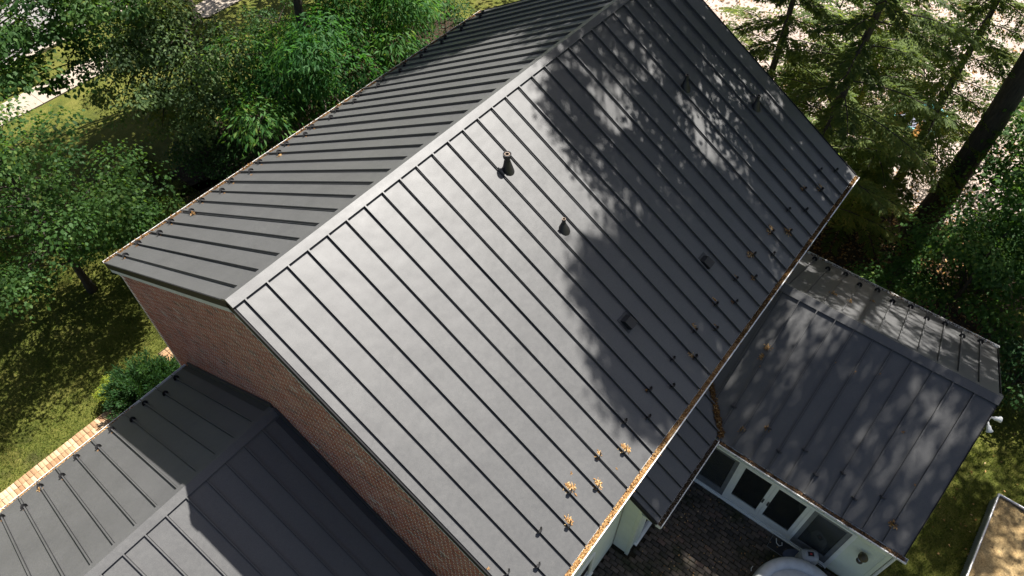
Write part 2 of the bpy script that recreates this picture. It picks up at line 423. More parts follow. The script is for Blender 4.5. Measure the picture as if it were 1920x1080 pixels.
def cap(roof, p0, p1, slA, slB, wA, wB, h=.058):
    """ridge cap with hems standing on a closure"""
    b = MB(); p0 = Vector(p0); p1 = Vector(p1)
    for sl, w in ((slA, wA), (slB, wB)):
        q = [p0+sl.n*h*0+Z*h, p1+Z*h, p1+Z*h+sl.d*w-sl.n*.0, p0+Z*h+sl.d*w]
        t = [v-sl.n*.006 for v in q]
        b.add(q+t, [(0, 1, 2, 3), (7, 6, 5, 4), (0, 3, 7, 4), (1, 5, 6, 2), (2, 6, 7, 3)])
        # hem and z-closure
        e0, e1 = q[3], q[2]
        b.add([e0, e1, e1-sl.n*.022, e0-sl.n*.022], [(0, 1, 2, 3)])
        c0, c1 = e0-sl.d*.022, e1-sl.d*.022
        b.add([c0, c1, c1-sl.n*.05, c0-sl.n*.05], [(0, 1, 2, 3)])
    # end plates
    for e in (p0, p1):
        b.add([e+Z*h, e+Z*h+slA.d*wA, e+slA.d*wA-slA.n*.03, e-Z*.03, e+slB.d*wB-slB.n*.03, e+Z*h+slB.d*wB], [(0, 1, 2, 3), (0, 3, 4, 5)])
    b.build('ridge_cap', M['roof'], roof)

_guard = None
def guard_mesh():
    """cast snow guard: clamp over the seam and a curved upright plate"""
    global _guard
    if _guard: return _guard
    b = MB(); b.box(-.018, .020, -.035, .035, .004, .056); b.box(-.026, -.016, -.012, .012, .018, .036)
    n = 9
    for side in (0, 1):
        pass
    V = []; F = []
    for k in range(n):
        t = (k/(n-1)-.5)*2; w = t*.078; yb = .020-.030*t*t; top = .115-.045*abs(t)**2.2
        V += [(w, yb, .004), (w, yb-.012, top), (w, yb-.022, top), (w, yb-.012, .004)]
    for k in range(n-1):
        for c in range(4): F.append((k*4+c, k*4+(c+1) % 4, k*4+4+(c+1) % 4, k*4+4+c))
    F += [(0, 1, 2, 3), (n*4-1, n*4-2, n*4-3, n*4-4)]
    b.add(V, F); _guard = b.mesh('snow_guard'); _guard.materials.append(M['black']); return _guard

def guards(roof, sl, seams, j1, far, near, parity, skip=()):
    for k, s in enumerate(seams):
        if k in skip: continue
        j = j1-(far if (k+parity) % 2 else near)
        link('snow_guard', guard_mesh(), None, roof, sl.M @ Matrix.Translation((s, j+random.uniform(-.012, .012), 0)) @ Matrix.Rotation(random.gauss(0, .05), 4, 'Z') @ Matrix.Diagonal((.85, .85, .9, 1)))

def rake(roof, sl, i, sgn, j1, j0=0.0, white=True):
    """rake trim: dark folded metal over a pale fascia board; sgn = outward sign along a"""
    a, b_ = sorted((i, i+sgn*.022))
    MB().box(a, b_, j0, j1+.004, -.135, .012, sl.M).build('rake_trim', M['rake'], roof)
    a2, b2 = sorted((i-sgn*.03, i+sgn*.006))
    if white: MB().box(a2, b2, j0, j1-.01, -.245, -.136, sl.M).build('rake_fascia', M['fascia'], roof)

P_ = .41
seamR = [-(k-.5)*P_ for k in range(1, 32) if (k-.5)*P_ < L_-.06]
seamL = [(k-.5+.2386)*P_ for k in range(1, 32) if (k-.5+.2386)*P_ < L_-.06]
roof = deck([(mainR, -L_, 0, .06, JM), (mainL, 0, L_, .06, JM)], 'large charcoal standing-seam roof of the main house')
panels(roof, mainR, -L_, 0, seamR, .10, JM)
panels(roof, mainL, 0, L_, seamL, .10, JM)
cap(roof, (-.02, 0, RZ), (L_+.02, 0, RZ), mainR, mainL, .165, .165)
guards(roof, mainR, seamR, JM, .76, .455, 1); guards(roof, mainL, seamL, JM, .66, .36, 1)
rake(roof, mainR, 0, 1, JM, .01); rake(roof, mainL, 0, -1, JM, .01)
rake(roof, mainR, -L_, -1, JM, .01); rake(roof, mainL, L_, 1, JM, .01)
# garage
GP = .4244; seamG = [-.366-k*GP for k in range(0, 19)]; GX0 = -8.1
roofG = deck([(garL, GX0, .05, .05, JG), (garR, -.05, -GX0, .05, JG)], 'lower charcoal standing-seam roof of the garage wing')
panels(roofG, garL, GX0, .05, seamG, .085, JG)
panels(roofG, garR, -.05, -GX0, [-s for s in seamG], .085, JG)
cap(roofG, (GX0, GRY, GRZ), (.045, GRY, GRZ), garR, garL, .17, .15)
guards(roofG, garL, seamG, JG, .69, .36, 0); guards(roofG, garR, [-s for s in seamG], JG, .76, .45, 0)
rake(roofG, garL, GX0, -1, JG, .01); rake(roofG, garR, -GX0, 1, JG, .01)
# wall flashing where the garage roof meets the gable
for sl, s in ((garL, 1), (garR, -1)):
    a, b_ = sorted((s*.02, s*.058)); MB().box(a, b_, .0, JG-.3, .001, .15, sl.M).build('wall_flashing', M['trim_dark'], roofG)
    a, b_ = sorted((s*-.09, s*.0195)); MB().box(a, b_, .18, JG-.02, .001, .010, sl.M).build('wall_flashing', M['trim_dark'], roofG)
# sunroom
SP = .4223; seamS = [-10.0+k*SP for k in range(0, 11)]
roofS = deck([(sunN, SY0, -5.45, .05, JS), (sunF, 5.45, -SY0, .05, JS)], 'low charcoal standing-seam gable roof of the sunroom')
panels(roofS, sunN, SY0, -5.45, seamS, .10, JS)
panels(roofS, sunF, 5.45, -SY0, [-s for s in seamS], .10, JS)
cap(roofS, (SRX, SY0-.02, SRZ), (SRX, -5.45, SRZ), sunN, sunF, .19, .16)
guards(roofS, sunN, seamS, JS, .78, .455, 0); guards(roofS, sunF, [-s for s in seamS], JS, .70, .38, 0)
rake(roofS, sunN, SY0, -1, JS, .01); rake(roofS, sunF, -SY0, 1, JS, .01)
# small shed roof of the bump-out
roofH = deck([(shed, -7.15, -3.66, 0, JH)], 'narrow dark shed roof tucked under the main eave')
panels(roofH, shed, -7.15, -3.66, [-(3.66+.16+k*P_) for k in range(0, 9)], .0, JH)
rake(roofH, shed, -3.66, 1, JH, .0, False)

# ------------------------------------------------------------------ walls
WX = .06                                  # face of the near gable
wall = MB()
pent = [(-5.43, 0), (5.43, 0), (5.43, 5.72), (0, RZ-.17), (-5.43, 5.72)]
wall.add([(.0665, y, z) for y, z in pent]+[(L_-.08, y, z) for y, z in pent], [(0, 1, 2, 3, 4)[::-1], (5, 6, 7, 8, 9), (0, 1, 6, 5)[::-1], (1, 2, 7, 6)[::-1], (2, 3, 8, 7)[::-1], (3, 4, 9, 8)[::-1], (4, 0, 5, 9)[::-1]])
wall = wall.build('wall', M['mortar'], house)
wall['label'] = 'red brick gable wall with pale streaky mortar'
bl = []
r_ = 0; z = .02
while z < 8.7:
    y = -5.43+(.102 if r_ % 2 else 0)-.204
    while y < 5.43:
        yc = y+.102; zt = z+.06
        top = RZ-abs(yc)*T30-.20
        gz = GRZ-abs(yc-GRY)*math.tan(PG)
        vis = zt < top+.03 and (zt > gz-.12 or yc > GRY+GW-.25) and -5.42 < yc-.09 and yc+.09 < 5.44
        if vis:
            t = min(.85, max(.1, random.gauss(.5, .15)))
            if random.random() < .025: t = random.uniform(.88, 1)
            if random.random() < .07: t = random.uniform(0, .15)
            Mx = Matrix(((0, 0, -1, .067+random.uniform(-.0012, .0008)), (-1, 0, 0, yc), (0, 1, 0, z+.0285), (0, 0, 0, 1)))
            bl.append((Mx, t, 1))
        y += .204
    r_ += 1; z += .0677
lay_pieces('brick', bl, .187, .050, .0025, M['brickp'], wall, 300, key=lambda q: (q[0].translation-CAM).length)

def boards(parent, p0, along, length, out, z0, z1, exp=.112, mat=None, clip=None):
    """lap siding, each clapboard its own piece"""
    p0 = Vector(p0); along = Vector(along); out = Vector(out); z = z0; mat = mat or M['siding']
    while z < z1-.02:
        h = min(exp+.012, z1-z); l0, l1 = (0, length) if clip is None else clip(z)
        if l1-l0 > .05:
            b = MB(); b.sweep([(0, 0), (.016, 0), (.018, .004), (.018, h*.42), (.005, h*.68), (.004, h), (0, h)], p0+along*l0+Z*z, p0+along*l1+Z*z, out, Z)
            b.build('clapboard', mat, parent)
        z += exp
# main wall facing the patio
wr = MB().box(.07, 12.48, -5.425, -5.30, 0, 5.6).build('wall', M['siding'], house); wr['label'] = 'pale sage clapboard wall under the main eave'
boards(wr, (.16, -5.43, 0), X, 3.50, -Y, .12, 5.5)
MB().box(.06, .16, -5.455, -5.4255, .02, 5.6).build('corner_board', M['siding'], wr)
# bump-out
wb = MB().box(3.75, 6.50, -5.84, -5.44, 0, 3.0).build('wall', M['siding'], house); wb['label'] = 'pale yellow-green clapboard side of the bump-out'
boards(wb, (3.748, -5.45, 0), -Y, .33, -X, .06, 2.78, .075)
MB().box(3.72, 3.80, -5.862, -5.78, .01, 2.9).build('corner_board', M['siding'], wb)
MB().box(3.66, 7.0, -6.20, -5.86, 2.66, 2.70).build('soffit', M['siding'], wb)
def window(parent, name, x0, x1, z0, z1, yface, fw=.07, mat=None):
    o = MB(); o.box(x0, x1, yface-.05, yface, z0, z0+fw); o.box(x0, x1, yface-.05, yface, z1-fw, z1)
    o.box(x0, x0+fw, yface-.05, yface, z0+fw, z1-fw); o.box(x1-fw, x1, yface-.05, yface, z0+fw, z1-fw)
    xm = (x0+x1)/2; o.box(xm-fw*.45, xm+fw*.45, yface-.05, yface, z0+fw, z1-fw)
    w = o.build(name, mat or M['frame'], parent)
    MB().box(x0+fw, xm-fw*.45, yface-.022, yface-.014, z0+fw, z1-fw).build('pane', M['glass'], w)
    MB().box(xm+fw*.45, x1-fw, yface-.022, yface-.014, z0+fw, z1-fw).build('pane', M['glass'], w)
    MB().box(x0+fw, x1-fw, yface-.0135, yface-.0115, z0+fw, z1-fw).build('pane_backing', M['greyframe'], w)  # plain grey sheet closing the window behind its panes
    MB().box(x0-.05, x1+.05, yface-.085, yface, z0-.05, z0-.002).build('sill', M['frame'], w)
    return w
window(house, 'window', 1.05, 2.62, .75, 2.10, -5.447)
window(house, 'window', 4.05, 6.15, .16, 2.15, -5.841)

# sunroom walls
SX = 6.39; SE = 12.36; SYW = -10.37
ws = MB(); ws.box(SX, SX+.12, -9.61, SYW+.121, 0, 2.66); ws.box(SX, SX+.12, -9.609, -5.86, 2.09, 2.66)
ws.box(SX+.121, SE, SYW, SYW+.12, 0, 2.66); ws.box(SE-.12, SE, SYW+.121, -5.44, 0, 2.66)
# gable triangle
zt = SRZ-.2
ws.add([(SX+.3, SYW, 2.661), (SE-.3, SYW, 2.661), (SRX, SYW, zt), (SX+.3, SYW+.12, 2.661), (SE-.3, SYW+.12, 2.661), (SRX, SYW+.12, zt)], [(0, 1, 2), (5, 4, 3), (0, 3, 4, 1), (1, 4, 5, 2), (2, 5, 3, 0)])
ws = ws.build('wall', M['siding'], house); ws['label'] = 'pale sage clapboard wall of the sunroom'
boards(ws, (SX, -9.64, 0), -Y, .66, -X, .05, 2.0, .062)
MB().box(SX-.024, SX, -10.385, -10.30, .01, 2.6).build('corner_board', M['siding'], ws)
MB().box(SX-.022, SX, -10.30, -9.61, 2.0, 2.6).build('frieze_board', M['siding'], ws)
boards(ws, (SX+.1, SYW, 0), X, SE-SX-.1, -Y, .05, 4.3, .112, clip=lambda z: (0 if z < 2.6 else (z-2.5)/.6*.98, (SE-SX-.1) if z < 2.6 else (SE-SX-.1)-(z-2.5)/.6*.98))
MB().box(SX+.125, SE-.12, SYW+.12, -5.5, .02, .17).build('floor', M['floor'], house)
MB().box(SX-.20, 6.60, SYW, -6.0, 2.60, 2.655).build('soffit', M['siding'], ws)
# glazed front: sill, posts, fixed lights with screens, french doors
gf = MB(); gf.box(SX-.06, SX+.12, -9.66, -5.90, .0, .07); gf.box(SX-.035, SX+.11, -9.66, -5.90, .0701, .135)
gf.box(SX-.03, SX+.10, -9.66, -5.90, 2.03, 2.089)
for y0, y1 in ((-6.02, -5.90), (-6.985, -6.905), (-8.71, -8.635), (-9.66, -9.57)): gf.box(SX-.03, SX+.10, y0, y1, .1351, 2.0299)
gf = gf.build('glazed_front', M['frame'], house); gf['label'] = 'white frame of the glazed sunroom front'
def light(y0, y1, z0, z1, fw, nm, fm, pm, rails=(.0, .0)):
    o = MB(); x0, x1 = SX-.012, SX+.045
    o.box(x0, x1, y0, y1, z0, z0+fw+rails[0]); o.box(x0, x1, y0, y1, z1-fw, z1)
    o.box(x0, x1, y0, y0+fw, z0+fw+rails[0], z1-fw); o.box(x0, x1, y1-fw, y1, z0+fw+rails[0], z1-fw)
    o = o.build(nm, fm, house)
    MB().box(SX+.012, SX+.018, y0+fw, y1-fw, z0+fw+rails[0], z1-fw).build('pane', pm, o)
    return o
light(-6.904, -6.021, .136, 2.029, .10, 'screen_window', M['greyframe'], M['screen'], (.16, 0))
light(-9.569, -8.711, .136, 2.029, .10, 'screen_window', M['greyframe'], M['screen'], (.16, 0))
for (y0, y1, hy) in ((-7.805, -6.986, -7.745), (-8.634, -7.809, -7.870)):
    d = light(y0, y1, .15, 2.028, .085, 'french_door', M['frame'], M['glass'], (.20, 0))
    h = MB(); h.box(SX-.022, SX-.0125, hy-.02, hy+.02, .98, 1.18)
    s = 1 if hy > -7.81 else -1
    h.tube([(SX-.02, hy, 1.08), (SX-.065, hy, 1.08), (SX-.07, hy+s*.05, 1.075), (SX-.06, hy+s*.115, 1.07)], [.009, .010, .009, .006])
    h.build('door_handle', M['black'], d)
# wall lantern
ln = MB().lathe([(0, 0), (.075, 0), (.075, .035), (.0, .035)], n=16)
ln.v = [(-z, y, x) for x, y, z in ln.v]; ln = ln.build('wall_lantern', M['bronze'], house); ln.location = (SX-.02, -9.985, 1.55)
MB().tube([(-.02, 0, .0), (-.10, 0, .06), (-.15, 0, .16), (-.13, 0, .2)], .012).build('arm', M['bronze'], ln)
MB().lathe([(0, .10), (.03, .09), (.085, .02), (.11, -.02), (.105, -.03), (.06, -.03)], (-.13, 0, .12), 16).build('shade', M['bronze'], ln, smooth=True)
MB().lathe([(.05, .0), (.07, -.06), (.06, -.16), (.03, -.20), (0, -.21)], (-.13, 0, .09), 14).build('lamp_glass', M['glass'], ln, smooth=True)
MB().lathe([(.0, -.005), (.075, -.01), (.05, -.045), (0, -.06)], (-.13, 0, -.10), 14).build('bottom_finial', M['bronze'], ln, smooth=True)
# floodlights on the sunroom gable
fl = MB().lathe([(0, 0), (.07, 0), (.07, .04), (0, .04)], n=18)
fl.v = [(x, -z, y) for x, y, z in fl.v]; fl = fl.build('floodlight', M['white'], house); fl.location = (9.08, -10.455, 4.22); fl.scale = (.78, .78, .78)
for off, ax in (((.07, -.05, .05), (.42, -.88, -.05)), ((-.07, -.05, -.02), (-.45, -.60, -.65))):
    Mx = Matrix.Translation(off) @ Vector(ax).normalized().to_track_quat('Z', 'Y').to_matrix().to_4x4()
    MB().lathe([(0, -.02), (.025, -.02), (.028, .06), (.052, .09), (.06, .17), (.088, .24), (.084, .245), (.0, .225)], n=20).build('lamp_head', M['white'], fl, Mx, True)

# ------------------------------------------------------------------ gutters
def gutter(p0, p1, out, parent=house, w=.115, name='gutter'):
    t = .004
    prof = [(0, .0), (0, -.115), (w*.72, -.115), (w*.80, -.085), (w*.98, -.06), (w, -.012), (w-.018, -.006), (w-.018, -.010), (w-t*1.5, -.016), (w*.98-t, -.058), (w*.79-t, -.084), (w*.70, -.110), (t, -.110), (t, 0)]
    o = MB().sweep(prof, p0, p1, out, Z).build(name, M['gutter'], parent)
    p0 = Vector(p0); p1 = Vector(p1); a = (p1-p0).normalized()
    for e, s in ((p0, 1), (p1, -1)):
        MB().sweep([(0, .0), (0, -.115), (w*.72, -.115), (w*.98, -.06), (w, -.012)], e, e+a*s*-.003, out, Z).build('end_cap', M['gutter'], o)
    return o
EZ = RZ-W*T30; GZ = GRZ-GW*math.tan(PG); SZ = SRZ-SW*math.tan(PS); HZ = 3.262-.80*T30
gutter((.0, -W+.004, EZ-.012), (L_, -W+.004, EZ-.012), -Y)
gutter((.0, W-.004, EZ-.012), (L_, W-.004, EZ-.012), Y)
gutter((GX0, GRY+GW-.004, GZ-.012), (.03, GRY+GW-.004, GZ-.012), Y, w=.085)
gutter((SRX-SW+.004, SY0-.10, SZ-.012), (SRX-SW+.004, -6.30, SZ-.012), -X)
gutter((SRX+SW-.004, SY0-.03, SZ-.012), (SRX+SW-.004, -5.5, SZ-.012), X)
gutter((3.64, -6.226, HZ-.012), (6.10, -6.226, HZ-.012), -Y)
# eave fascia boards behind the gutters
for n_, (x0, x1, y0, y1, z0, z1) in enumerate(((.03, L_-.03, -W+.006, -W+.03, EZ-.22, EZ-.125), (.03, L_-.03, W-.03, W-.006, EZ-.22, EZ-.125), (SRX-SW+.006, SRX-SW+.03, SY0+.02, -6.3, SZ-.2, SZ-.125), (3.66, 6.15, -6.222, -6.20, HZ-.19, HZ-.125), (GX0, .03, GRY+GW-.03, GRY+GW-.006, GZ-.22, GZ-.125))):
    MB().box(x0, x1, y0, y1, z0, z1).build('fascia_board', M['fascia'], house)
MB().box(.1, L_-.1, -W+.03, -5.43, EZ-.23, EZ-.20).build('soffit', M['fascia'], house)
MB().box(.1, L_-.1, 5.43, W-.03, EZ-.23, EZ-.20).build('soffit', M['fascia'], house)
MB().box(GX0+.1, .02, GRY+GW-.36, GRY+GW-.03, GZ-.23, GZ-.20).build('soffit', M['fascia'], house)
MB().tube([(.10, W+.05, EZ-.13), (.10, W+.02, EZ-.25), (.14, 5.50, EZ-.5), (.14, 5.49, .2)], .038, 8).build('downspout', M['gutter'], house)
MB().tube([(6.25, SY0-.02, SZ-.13), (6.30, SY0+.0, SZ-.3), (6.42, -10.45, SZ-.55), (6.42, -10.45, .15)], .035, 8).build('downspout', M['gutter'], house)
# garage walls
gw = MB(); gw.box(GX0+.2, .05, GRY+GW-.42, GRY+GW-.36, 0, GZ-.2); gw.box(GX0+.2, .05, GRY-GW+.36, GRY-GW+.42, 0, GZ-.2)
gw.add([(GX0+.2, GRY-GW+.421, 0), (GX0+.2, GRY+GW-.421, 0), (GX0+.2, GRY+GW-.421, GZ-.2), (GX0+.2, GRY, GRZ-.25), (GX0+.2, GRY-GW+.421, GZ-.2)], [(0, 1, 2, 3, 4)])
gw.build('wall', M['siding'], house)['label'] = 'pale siding walls of the garage wing'

# ------------------------------------------------------------------ roof vents
def vent(sl, i, j, hp, rp, collar, name='vent_pipe'):
    b = sl.at(i, j, .002)
    v = MB().lathe([(rp, -.02), (rp, hp), (rp*.82, hp), (rp*.80, hp-.03), (0, hp-.035)], n=20).build(name, M['trim_dark'], house); v.location = b
    # flashing cone: lies on the slope, narrows to the vertical pipe
    n = 22; V = []; F = []
    for a in range(n):
        w = 2*math.pi*a/n; q = sl.a*math.cos(w)*.115+sl.d*(math.sin(w)*.125+.035); V.append(q)
    for a in range(n):
        w = 2*math.pi*a/n; q = sl.a*math.cos(w)*(rp+.006); o = sl.d-Z*sl.d.z; o.normalize(); V.append(q+o*math.sin(w)*(rp+.006)+Z*hp*.58)
    F = [(k, (k+1) % n, n+(k+1) % n, n+k) for k in range(n)]
    MB().add(V, F).build('flashing', M['black'], v, smooth=True)
    if collar:
        MB().lathe([(rp+.003, hp-.10), (rp+.024, hp-.07), (rp+.028, hp+.012), (rp+.014, hp+.012), (rp+.012, hp-.02), (rp+.002, hp-.03)], n=22).build('collar', M['black'], v)
    MB().lathe([(rp*.66, hp+.004), (rp*.98, hp+.004), (rp*.98, hp+.009), (rp*.66, hp+.009)], n=20, close=True).build('rim', M['ventrim'], v)
    return v
i, j = mainR.px(951, 316); vent(mainR, i, j, .34, .052, True)
i, j = mainR.px(1056, 428); vent(mainR, i, j, .24, .036, False)
i, j = mainR.px(1284, 163); vent(mainR, i, j, .30, .042, False)
i, j = mainR.px(1416, 200); vent(mainR, i, j, .30, .046, False)
def box_vent(u, v):
    i, j = mainR.px(u, v); e = None
    HM = mainR.M @ Matrix.Translation((i, j, .001)) @ Matrix.Scale(1.12, 4)
    plate = MB().box(-.13, .13, -.15, .14, 0, .006)
    b = MB(); b.add([(-.085, -.10, .006), (.085, -.10, .006), (.085, .10, .006), (-.085, .10, .006), (-.08, -.045, .085), (.08, -.045, .085), (.088, .115, .10), (-.088, .115, .10), (-.088, .115, .075), (.088, .115, .075)], [(4, 5, 6, 7), (0, 1, 5, 4), (1, 2, 9, 6, 5), (3, 0, 4, 7, 8), (7, 6, 9, 8), (8, 9, 2, 3)])
    e = b.build('exhaust_vent', M['black'], house, HM); plate.build('flashing_plate', M['trim_dark'], e)
box_vent(1176, 604); box_vent(1322, 492)

# ------------------------------------------------------------------ leaf clusters, litter
def quads(P, U, Nn, ln, wd, fold=.15, tint=None):
    """leaf quads: base P, direction U, normal Nn, length, width -> V,Q,T"""
    n = len(P); ln = np.broadcast_to(ln, (n,))[:, None]; wd = np.broadcast_to(wd, (n,))[:, None]
    S = np.cross(U, Nn); S /= np.linalg.norm(S, axis=1, keepdims=True)+1e-9
    mid = P+U*ln*.45
    V = np.stack([P, mid+S*wd*.5+Nn*ln*fold*.5, P+U*ln-Nn*ln*fold, mid-S*wd*.5+Nn*ln*fold*.5], 1).reshape(-1, 3)
    Q = np.arange(n*4).reshape(n, 4); return V, Q, np.repeat(tint, 4)
def unit(a): return a/(np.linalg.norm(a, axis=1, keepdims=True)+1e-9)
def rdir(n): return unit(rng.normal(size=(n, 3)))

def heap(name, n, rx, ry, h, size, mat, seedt=(.2, 1)):
    P = np.stack([rng.normal(0, rx*.45, n), rng.normal(0, ry*.45, n), np.zeros(n)], 1)
    d = np.sqrt((P[:, 0]/rx)**2+(P[:, 1]/ry)**2); P[:, 2] = np.clip(h*(1-d), .003, None)*rng.uniform(.3, 1, n)
    U = rdir(n); U[:, 2] *= .35; U = unit(U); Nn = unit(rdir(n)*.6+np.array([0, 0, 1.]))
    V, Q, T = quads(P, U, Nn, rng.uniform(.6, 1.3, n)*size, rng.uniform(.25, .6, n)*size, .1, rng.uniform(*seedt, n))
    return bulk(name, V, Q, T, mat)

heaps = [heap('leaf_clump', 60, .075, .06, .055, .055, M['dry'], (.35, 1)) for _ in range(4)]
small = [heap('leaf_clump', 16, .045, .04, .025, .05, M['dry'], (.1, .8)) for _ in range(3)]
ordn = ['first', 'second', 'third', 'fourth', 'fifth', 'sixth', 'seventh', 'eighth', 'ninth', 'tenth', 'eleventh', 'twelfth', 'thirteenth', 'fourteenth', 'fifteenth', 'sixteenth', 'seventeenth', 'eighteenth', 'nineteenth', 'twentieth', 'twenty-first', 'twenty-second']
def clumps(sl, pts, where, grp, big=True):
    for k, (u, v, s) in enumerate(pts):
        i, j = sl.px(u, v); me = random.choice(heaps if s > .7 else small)
        o = link('leaf_clump', me, None, None, sl.M @ Matrix.Translation((i, j, .004)) @ Matrix.Rotation(random.uniform(0, 6.28), 4, 'Z') @ Matrix.Scale(s, 4))
        tag(o, 'dry tan leaf clump on %s, %s from the near end' % (where, ordn[k]), 'leaf clump', grp)
clumps(mainR, [(915, 1066, .5), (1066, 978, 1.0), (1068, 914, 1.25), (1071, 887, .5), (1120, 909, 1.05), (1121, 853, .8), (1156, 879, .4), (1171, 842, 1.3), (1212, 732, .7), (1296, 665, .8), (1300, 614, .8), (1340, 610, .7), (1338, 563, .8), (1373, 566, .6), (1378, 518, .7), (1411, 520, .8), (1407, 477, 1.0), (1443, 431, 1.1), (1476, 433, 1.1), (1472, 318, .7), (1505, 353, .9), (1536, 352, .9)], 'the large right slope', 'leaf clumps on the right slope of the main roof')
clumps(mainL, [(234, 485, .6), (258, 461, .6), (303, 441, .6), (322, 421, .6), (363, 402, 1.0), (381, 381, .6), (421, 363, .7), (438, 344, .6), (472, 328, .7), (491, 309, .6), (525, 292, .8), (541, 274, .6), (575, 256, .7), (590, 241, .7)], 'the left slope along its eave', 'leaf clumps on the left slope of the main roof')
clumps(sunN, [(1439, 652, 1.0), (1428, 669, .8), (1425, 687, .6), (1392, 806, .8), (1438, 803, .8), (1603, 697, .7), (1650, 701, .5), (1566, 680, .4), (1694, 810, .6), (1675, 985, 1.2), (1715, 909, .4)], 'the near sunroom slope', 'leaf clumps on the sunroom roof')
clumps(sunF, [(1562, 551, 1.0), (1593, 566, .9), (1636, 565, .8), (1620, 603, .5)], 'the far sunroom slope', 'leaf clumps on the sunroom roof')
clumps(garL, [(211, 811, .6), (184, 845, .7), (147, 862, .5), (118, 899, .5), (75, 918, .8), (47, 955, .5), (4, 976, .7)], 'the garage slope along its eave', 'leaf clumps on the garage roof')

def strip_litter(name, p0, p1, wid, h, n, mat, label, size=.05, tr=(0, 1), out=None):
    p0 = np.array(p0); p1 = np.array(p1); t = rng.uniform(0, 1, n)[:, None]
    o = np.array(out) if out is not None else np.array([0, 1, 0])
    w = rng.uniform(0, 1, n)[:, None]
    lump = (.5+.5*np.sin(t[:, 0]*37)*np.sin(t[:, 0]*11.3+1))
    P = p0+(p1-p0)*t+o*wid*w; P[:, 2] += rng.uniform(-.02, 1, n)*h*(.35+.65*lump)
    U = rdir(n); U[:, 2] *= .4; U = unit(U); Nn = unit(rdir(n)*.7+np.array([0, 0, 1.]))
    V, Q, T = quads(P, U, Nn, rng.uniform(.5, 1.3, n)*size, rng.uniform(.2, .6, n)*size, .1, rng.uniform(*tr, n)**1.2)
    ob = link(name, bulk(name, V, Q, T, mat)); tag(ob, label, 'leaf litter', None, 'stuff'); return ob
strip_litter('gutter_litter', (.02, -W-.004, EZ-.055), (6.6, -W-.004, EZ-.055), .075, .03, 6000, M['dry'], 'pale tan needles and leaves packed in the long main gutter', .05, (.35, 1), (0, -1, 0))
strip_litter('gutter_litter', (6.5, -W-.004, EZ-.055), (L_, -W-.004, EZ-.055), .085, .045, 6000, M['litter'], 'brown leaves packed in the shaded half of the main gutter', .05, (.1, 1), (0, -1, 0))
strip_litter('gutter_litter', (.02, W+.004, EZ-.040), (L_, W+.004, EZ-.040), .085, .035, 6000, M['litter'], 'orange leaves lining the left gutter of the main roof', .05, (.1, .8), (0, 1, 0))
strip_litter('gutter_litter', (SRX-SW-.004, SY0-.05, SZ-.055), (SRX-SW-.004, -6.3, SZ-.055), .085, .05, 5000, M['moss'], 'brown rotting leaves packed in the sunroom gutter', .045, (0, 1), (-1, 0, 0))
strip_litter('gutter_litter', (3.66, -6.234, HZ-.05), (6.1, -6.234, HZ-.05), .085, .035, 1800, M['moss'], 'dark mossy litter in the short bump-out gutter', .04, (0, .5), (0, -1, 0))
strip_litter('gutter_litter', (GX0, GRY+GW+.004, GZ-.05), (-1.4, GRY+GW+.004, GZ-.05), .06, .035, 1500, M['dry'], 'sparse tan leaves in the garage gutter', .05, (.3, 1), (0, 1, 0))
strip_litter('gutter_litter', (SRX+SW-.05, SY0+.1, SZ-.01), (SRX+SW-.05, -5.6, SZ-.01), .12, .03, 1800, M['moss'], 'mossy litter along the far eave of the sunroom', .04, (0, .8), (1, 0, 0))
strip_litter('valley_litter', (6.18, -6.30, 2.78), (6.95, -5.50, 3.22), .10, .06, 1100, M['litter'], 'orange-brown leaves lying in the valley beside the sunroom roof', .06, (.1, 1), (.7, -.5, 0))

def scatter(name, n, fx, mat, label, size, tr, zc=.01):
    P = fx(n); n = len(P)
    U = rdir(n); U[:, 2] *= .25; U = unit(U); Nn = unit(rdir(n)*.5+np.array([0, 0, 1.]))
    V, Q, T = quads(P, U, Nn, rng.uniform(.6, 1.3, n)*size, rng.uniform(.4, .8, n)*size, .12, rng.uniform(*tr, n))
    o = link(name, bulk(name, V, Q, T, mat)); tag(o, label, 'leaf litter', None, 'stuff'); return o
def area(x0, x1, y0, y1, z=.02): return lambda n: np.stack([rng.uniform(x0, x1, n), rng.uniform(y0, y1, n), rng.uniform(z*.5, z*2, n)], 1)
scatter('fallen_leaves', 16000, area(12.6, 20, -10.5, 4), M['litter'], 'brown fallen leaves covering the ground under the right-hand trees', .10, (0, 1))
scatter('fallen_leaves', 5000, area(5.2, 17, 6.8, 12), M['litter'], 'dark fallen leaves under the trees left of the main roof', .09, (0, .8))
scatter('fallen_leaves', 9000, area(19, 36, -16, 7, .025), M['litter'], 'dry leaves strewn over the bright gravel yard', .13, (.0, .9))
scatter('fallen_leaves', 500, area(1.6, 6.2, -10.5, -6.1, .05), M['dry'], 'small dry leaves strewn over the patio', .045, (.2, 1))
scatter('fallen_leaves', 160, area(6.6, 13, -15, -10.7, .03), M['dry'], 'dry leaves strewn on the lawn beside the sunroom', .07, (.1, 1))

# ------------------------------------------------------------------ trees
def limb_mesh(b, p0, p1, r0, r1, sag=.0, n=6, wob=.08, seg=5):
    p0 = Vector(p0); p1 = Vector(p1); L0 = (p1-p0).length; pts = []; rr = []
    for k in range(seg+1):
        t = k/seg; q = p0.lerp(p1, t)+Vector((random.gauss(0, wob), random.gauss(0, wob), random.gauss(0, wob*.6)))*(L0*.25 if 0 < k < seg else 0)
        q.z += sag*L0*math.sin(math.pi*t); pts.append(q); rr.append(r0*(1-t)+r1*t)
    b.tube(pts, rr, n)
    return pts

